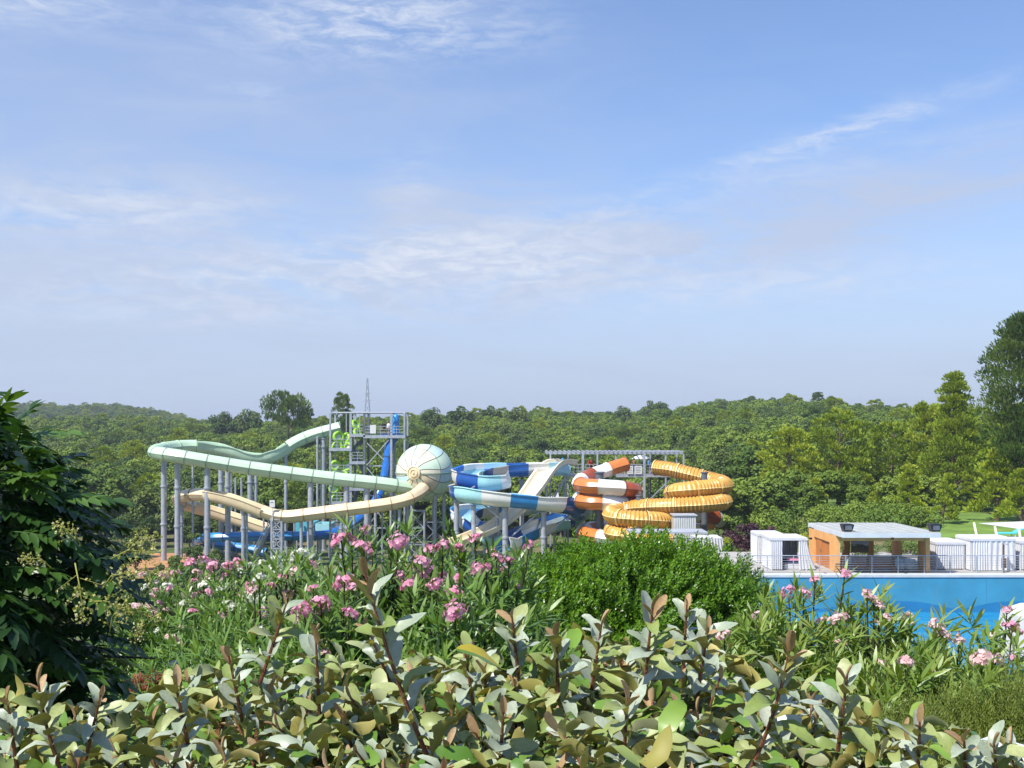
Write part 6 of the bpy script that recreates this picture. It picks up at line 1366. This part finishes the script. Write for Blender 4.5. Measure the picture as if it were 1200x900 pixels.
SIL = [eleaf(600 + i, ('silver_top', 'tan_under'), .165 + .025 * (i % 3), .12 + .14 * i, (.06, .22, .0, .30, .14)[i], (.03, .06, .02, .045, .08)[i]) for i in range(5)]
OLV = [eleaf(610 + i, ('olive_top', 'tan_under'), .175 + .02 * i, .15 + .2 * i, (.05, .2, .3)[i], (.03, .07, .05)[i]) for i in range(3)]
MAT_ = [eleaf(620 + i, ('mature_top', 'mature_under'), .21, .1 + .1 * i, .12, .05) for i in range(3)]
BUD = [eleaf(630 + i, ('bud_tan', 'bud_tan'), .15, .7, .03, .0) for i in range(2)]
YEL = eleaf(640, ('mature_top', 'mature_under'), .2, .2, .08, .02, True)
hx = [0, 60, 130, 200, 300, 400, 500, 600, 700, 800, 900, 1000, 1100, 1200, 1300]
hy = [845, 860, 862, 812, 800, 795, 782, 775, 752, 758, 795, 835, 880, 905, 915]
def hedge_z(x, y): px = x / 2.2 * FPX + CX; return CAMZ - (np.interp(px, hx, hy) - HZ) / FPX * 2.2
r = np.random.default_rng(650); HED = []
HL = ['silver leaved shrub under the dark trunk of the pinnate tree', 'silver leaved shrub with two upright shoots under the pinnate tree', 'silver leaved shrub below the red leaved plant', 'silver leaved shrub at the foot of the white oleanders', 'silver leaved shrub with the tallest arching shoot', 'silver leaved shrub holding a yellow edged leaf', 'silver leaved shrub with upright tan tipped shoots before the mound bush', 'silver leaved shrub before the right flank of the mound bush', 'silver leaved shrub with a long slanting shoot before the yellowish oleander', 'silver leaved shrub beside the feathery shrub', 'low silver leaved shrub next to the white trough']
HS = .275; HX0 = -1.32
for k, lab in enumerate(HL):
    xc = HX0 + k * HS; o = thing('silverberry_shrub', (xc, 1.95, 7.35), lab, 'shrub', 'silver leaved hedge'); HED.append([o, xc, 0])
def shoot(base, tip, bend, nl, size, kinds, seed):
    q = np.random.default_rng(seed); x0 = (base[0] - HX0) / HS; hi = int(min(10, max(0, round(x0)))); o, xc, _ = HED[hi]; O = np.array(ORG[o.name])
    b = np.array(base); t_ = np.array(tip); mid = (b + t_) / 2 + bend
    cur = lambda t: (1 - t) ** 2 * b + 2 * t * (1 - t) * mid + t * t * t_
    L = np.linalg.norm(t_ - b); mb = MB(); mb.tube([tuple(cur(t) - O) for t in np.linspace(0, 1, 7)], [.0036 * (1 - .62 * t) + .0004 for t in np.linspace(0, 1, 7)], 6)
    s_o = link('shoot', mb.mesh('shoot', 'stem_red', smooth=True), o)
    for k in range(nl):
        t = .06 + .94 * (k + .5) / nl; c = cur(t); ax_ = unit(2 * (1 - t) * (mid - b) + 2 * t * (t_ - mid)); s1 = np.cross(ax_, [.2, 1, .1]); s1 /= np.linalg.norm(s1); s2 = np.cross(ax_, s1)
        an = k * 2.62 + q.normal() * .25 + seed; rad = s1 * math.cos(an) + s2 * math.sin(an); el = (1.08 - .58 * t) + q.normal() * .2
        if k == nl - 1: el = .22
        D = ax_ * math.cos(el) + rad * math.sin(el); Nn = ax_ * math.sin(el) - rad * math.cos(el) + q.normal(size=3) * .22
        sz = size * (.66 + .55 * q.random()) * (1.0 if t < .72 else 1.0 - 1.7 * (t - .72)) * (.8 if t < .15 else 1)
        kd = kinds if t < .86 else 'b'
        me = BUD[q.integers(2)] if kd == 'b' else (SIL[q.integers(5)] if kd == 's' and q.random() < .62 else OLV[q.integers(3)] if kd != 'm' else MAT_[q.integers(3)])
        e = link('leaf', me, s_o); M = frames(D[None], Nn[None], np.array([sz]))[0]; mw = Matrix.Identity(4)
        for i in range(3):
            for j in range(3): mw[i][j] = M[i][j]
        mw.translation = Vector(c - O); e.matrix_basis = mw
    HED[hi][2] += nl; return s_o
def shoot_px(tip, base, d, nl, size=.066, bend=(0, 0, 0), kinds='s', seed=0, dd=.06): shoot(tuple(P(*base, d + dd)), tuple(P(*tip, d)), np.array(bend, float), nl, size, kinds, seed)
HERO = [((428, 672), (500, 885), 1.62, 13, .075, (-.012, 0, .0)), ((338, 700), (305, 800), 2.0, 10, .066, (0, 0, 0)), ((268, 768), (285, 850), 1.9, 8, .062, (0, 0, 0)), ((45, 800), (72, 905), 1.7, 11, .064, (-.01, 0, 0)), ((8, 818), (20, 900), 1.75, 8, .06, (0, 0, 0)), ((118, 815), (100, 890), 1.75, 8, .056, (0, 0, 0)),
        ((600, 722), (608, 800), 2.05, 9, .066, (0, 0, 0)), ((652, 745), (655, 850), 1.85, 10, .068, (0, 0, 0)), ((705, 732), (690, 830), 1.95, 10, .068, (0, 0, 0)), ((765, 712), (752, 830), 1.85, 11, .070, (0, 0, 0)), ((830, 735), (815, 830), 1.9, 10, .068, (0, 0, 0)), ((805, 708), (800, 800), 2.0, 9, .06, (0, 0, 0)),
        ((925, 762), (878, 905), 1.65, 13, .072, (.015, 0, 0)), ((993, 790), (982, 880), 1.75, 9, .066, (0, 0, 0)), ((1078, 845), (1075, 920), 1.7, 9, .060, (0, 0, 0)), ((1130, 868), (1132, 930), 1.7, 8, .060, (0, 0, 0)), ((1165, 872), (1168, 930), 1.72, 8, .058, (0, 0, 0)), ((545, 765), (560, 860), 1.8, 9, .064, (0, 0, 0)), ((205, 800), (222, 880), 1.75, 10, .064, (0, 0, 0)), ((430, 735), (470, 830), 2.1, 9, .06, (0, 0, 0)), ((370, 745), (375, 850), 1.9, 9, .066, (0, 0, 0)), ((590, 835), (585, 910), 1.6, 9, .066, (0, 0, 0)), ((735, 820), (730, 910), 1.6, 9, .066, (0, 0, 0))]
for k, (tp, bs_, d, nl, sz, bd) in enumerate(HERO): shoot_px(tp, bs_, d, int(nl * 1.55), sz * .94, bd, 's', 700 + k)
n = 0
for k in range(520):
    x = -1.42 + 2.95 * r.random(); y = 1.42 + .95 * r.random() ** 1.1; px = x / y * FPX + CX
    if px < -120 or px > 1320: continue
    z = float(hedge_z(x * 2.2 / y, y)) + .025 * r.normal() - .02; L = .09 + .11 * r.random(); lean = r.normal(size=2) * .055
    hi = int(min(10, max(0, round((x - HX0) / HS)))); nl = int(10 + r.integers(5))
    if HED[hi][2] + nl > 296: continue
    shoot((x, y, z - L), (x + lean[0] - .02, y + lean[1] - .015, z), np.array([r.normal() * .01, r.normal() * .01, 0]), nl, .050 + .013 * r.random(), 's' if r.random() < .80 else 'm', 800 + k)
e = link('leaf', YEL, HED[5][0], label='yellow edged green leaf'); e.location = P(535, 760, 1.75) - ORG[HED[5][0].name]; e.rotation_euler = (R(-24), R(25), R(-72)); e.scale = (.095,) * 3
# lower layer of mature leaves, too many to pick apart
mm = [(MAT_[i], 0) for i in range(3)]
for k, (o, xc, _) in enumerate(HED):
    n = 850; O = np.array(ORG[o.name]); x = xc + (r.random(n) - .5) * .34; y = 1.40 + 1.05 * r.random(n); dp = r.random(n) ** 1.3 * .40 + .012
    z = np.array([float(hedge_z(a * 2.2 / max(b, 1.4), b)) for a, b in zip(x, y)]) - dp
    D = unit(r.normal(size=(n, 3)) * np.array([1, 1, .5]) + np.array([0, -.2, .25])); Nn = unit(np.array([0, .25, .8]) + r.normal(size=(n, 3)) * .6)
    for j, (src, nm) in enumerate(((MAT_[k % 3], 'foliage'), (SIL[k % 5], 'foliage'), (OLV[k % 3], 'foliage'), (OLV[(k + 1) % 3], 'foliage'))):
        sel = (np.arange(n) % 4 == j); pv = np.zeros(len(src.vertices) * 3); src.vertices.foreach_get('co', pv); pv = pv.reshape(-1, 3); pf_ = np.array([tuple(p.vertices) for p in src.polygons]); mi = np.array([p.material_index for p in src.polygons])
        V, F = inst(pv, pf_, frames(D[sel], Nn[sel], .048 + .024 * r.random(sel.sum())), np.stack([x, y, z], 1)[sel] - O)
        link('foliage', arr_mesh('foliage', V, F, [m.name for m in src.materials], midx=np.tile(mi, sel.sum()), rnd=np.repeat(r.random(sel.sum()), len(pf_)), smooth=True), o, kind='stuff')
    mb = MB()
    for q in range(30):
        a = r.random() * 6.28; xx, yy = (r.random() - .5) * .4, (r.random() - .45) * .8; mb.tube([(.05 * math.cos(a), .05 * math.sin(a), 0), (xx * .6, yy * .6, .6), (xx, yy, float(hedge_z((xc + xx) * 2.2 / (1.95 + yy), 0)) - O[2] - .1)], [.012, .009, .004], 5)
    link('stem', mb.mesh('stem', 'stem_red'), o)

# ------------------------------------------------------------------ air
mb = MB(); mb.box((-4300, -120, -8.5), (4300, 6300, 44)); hzo = mb.build('haze', 'white_paint', None, kind='stuff')
hm = bpy.data.materials.new('haze_air'); hm.use_nodes = True; t = hm.node_tree; t.nodes.clear()
pv_ = N(t, 'ShaderNodeVolumePrincipled'); pv_.inputs['Density'].default_value = 0.00028; pv_.inputs['Color'].default_value = (0.80, 0.88, 1.0, 1); pv_.inputs['Anisotropy'].default_value = 0.2
t.links.new(pv_.outputs[0], N(t, 'ShaderNodeOutputMaterial').inputs['Volume'])
hzo.data.materials.clear(); hzo.data.materials.append(hm)
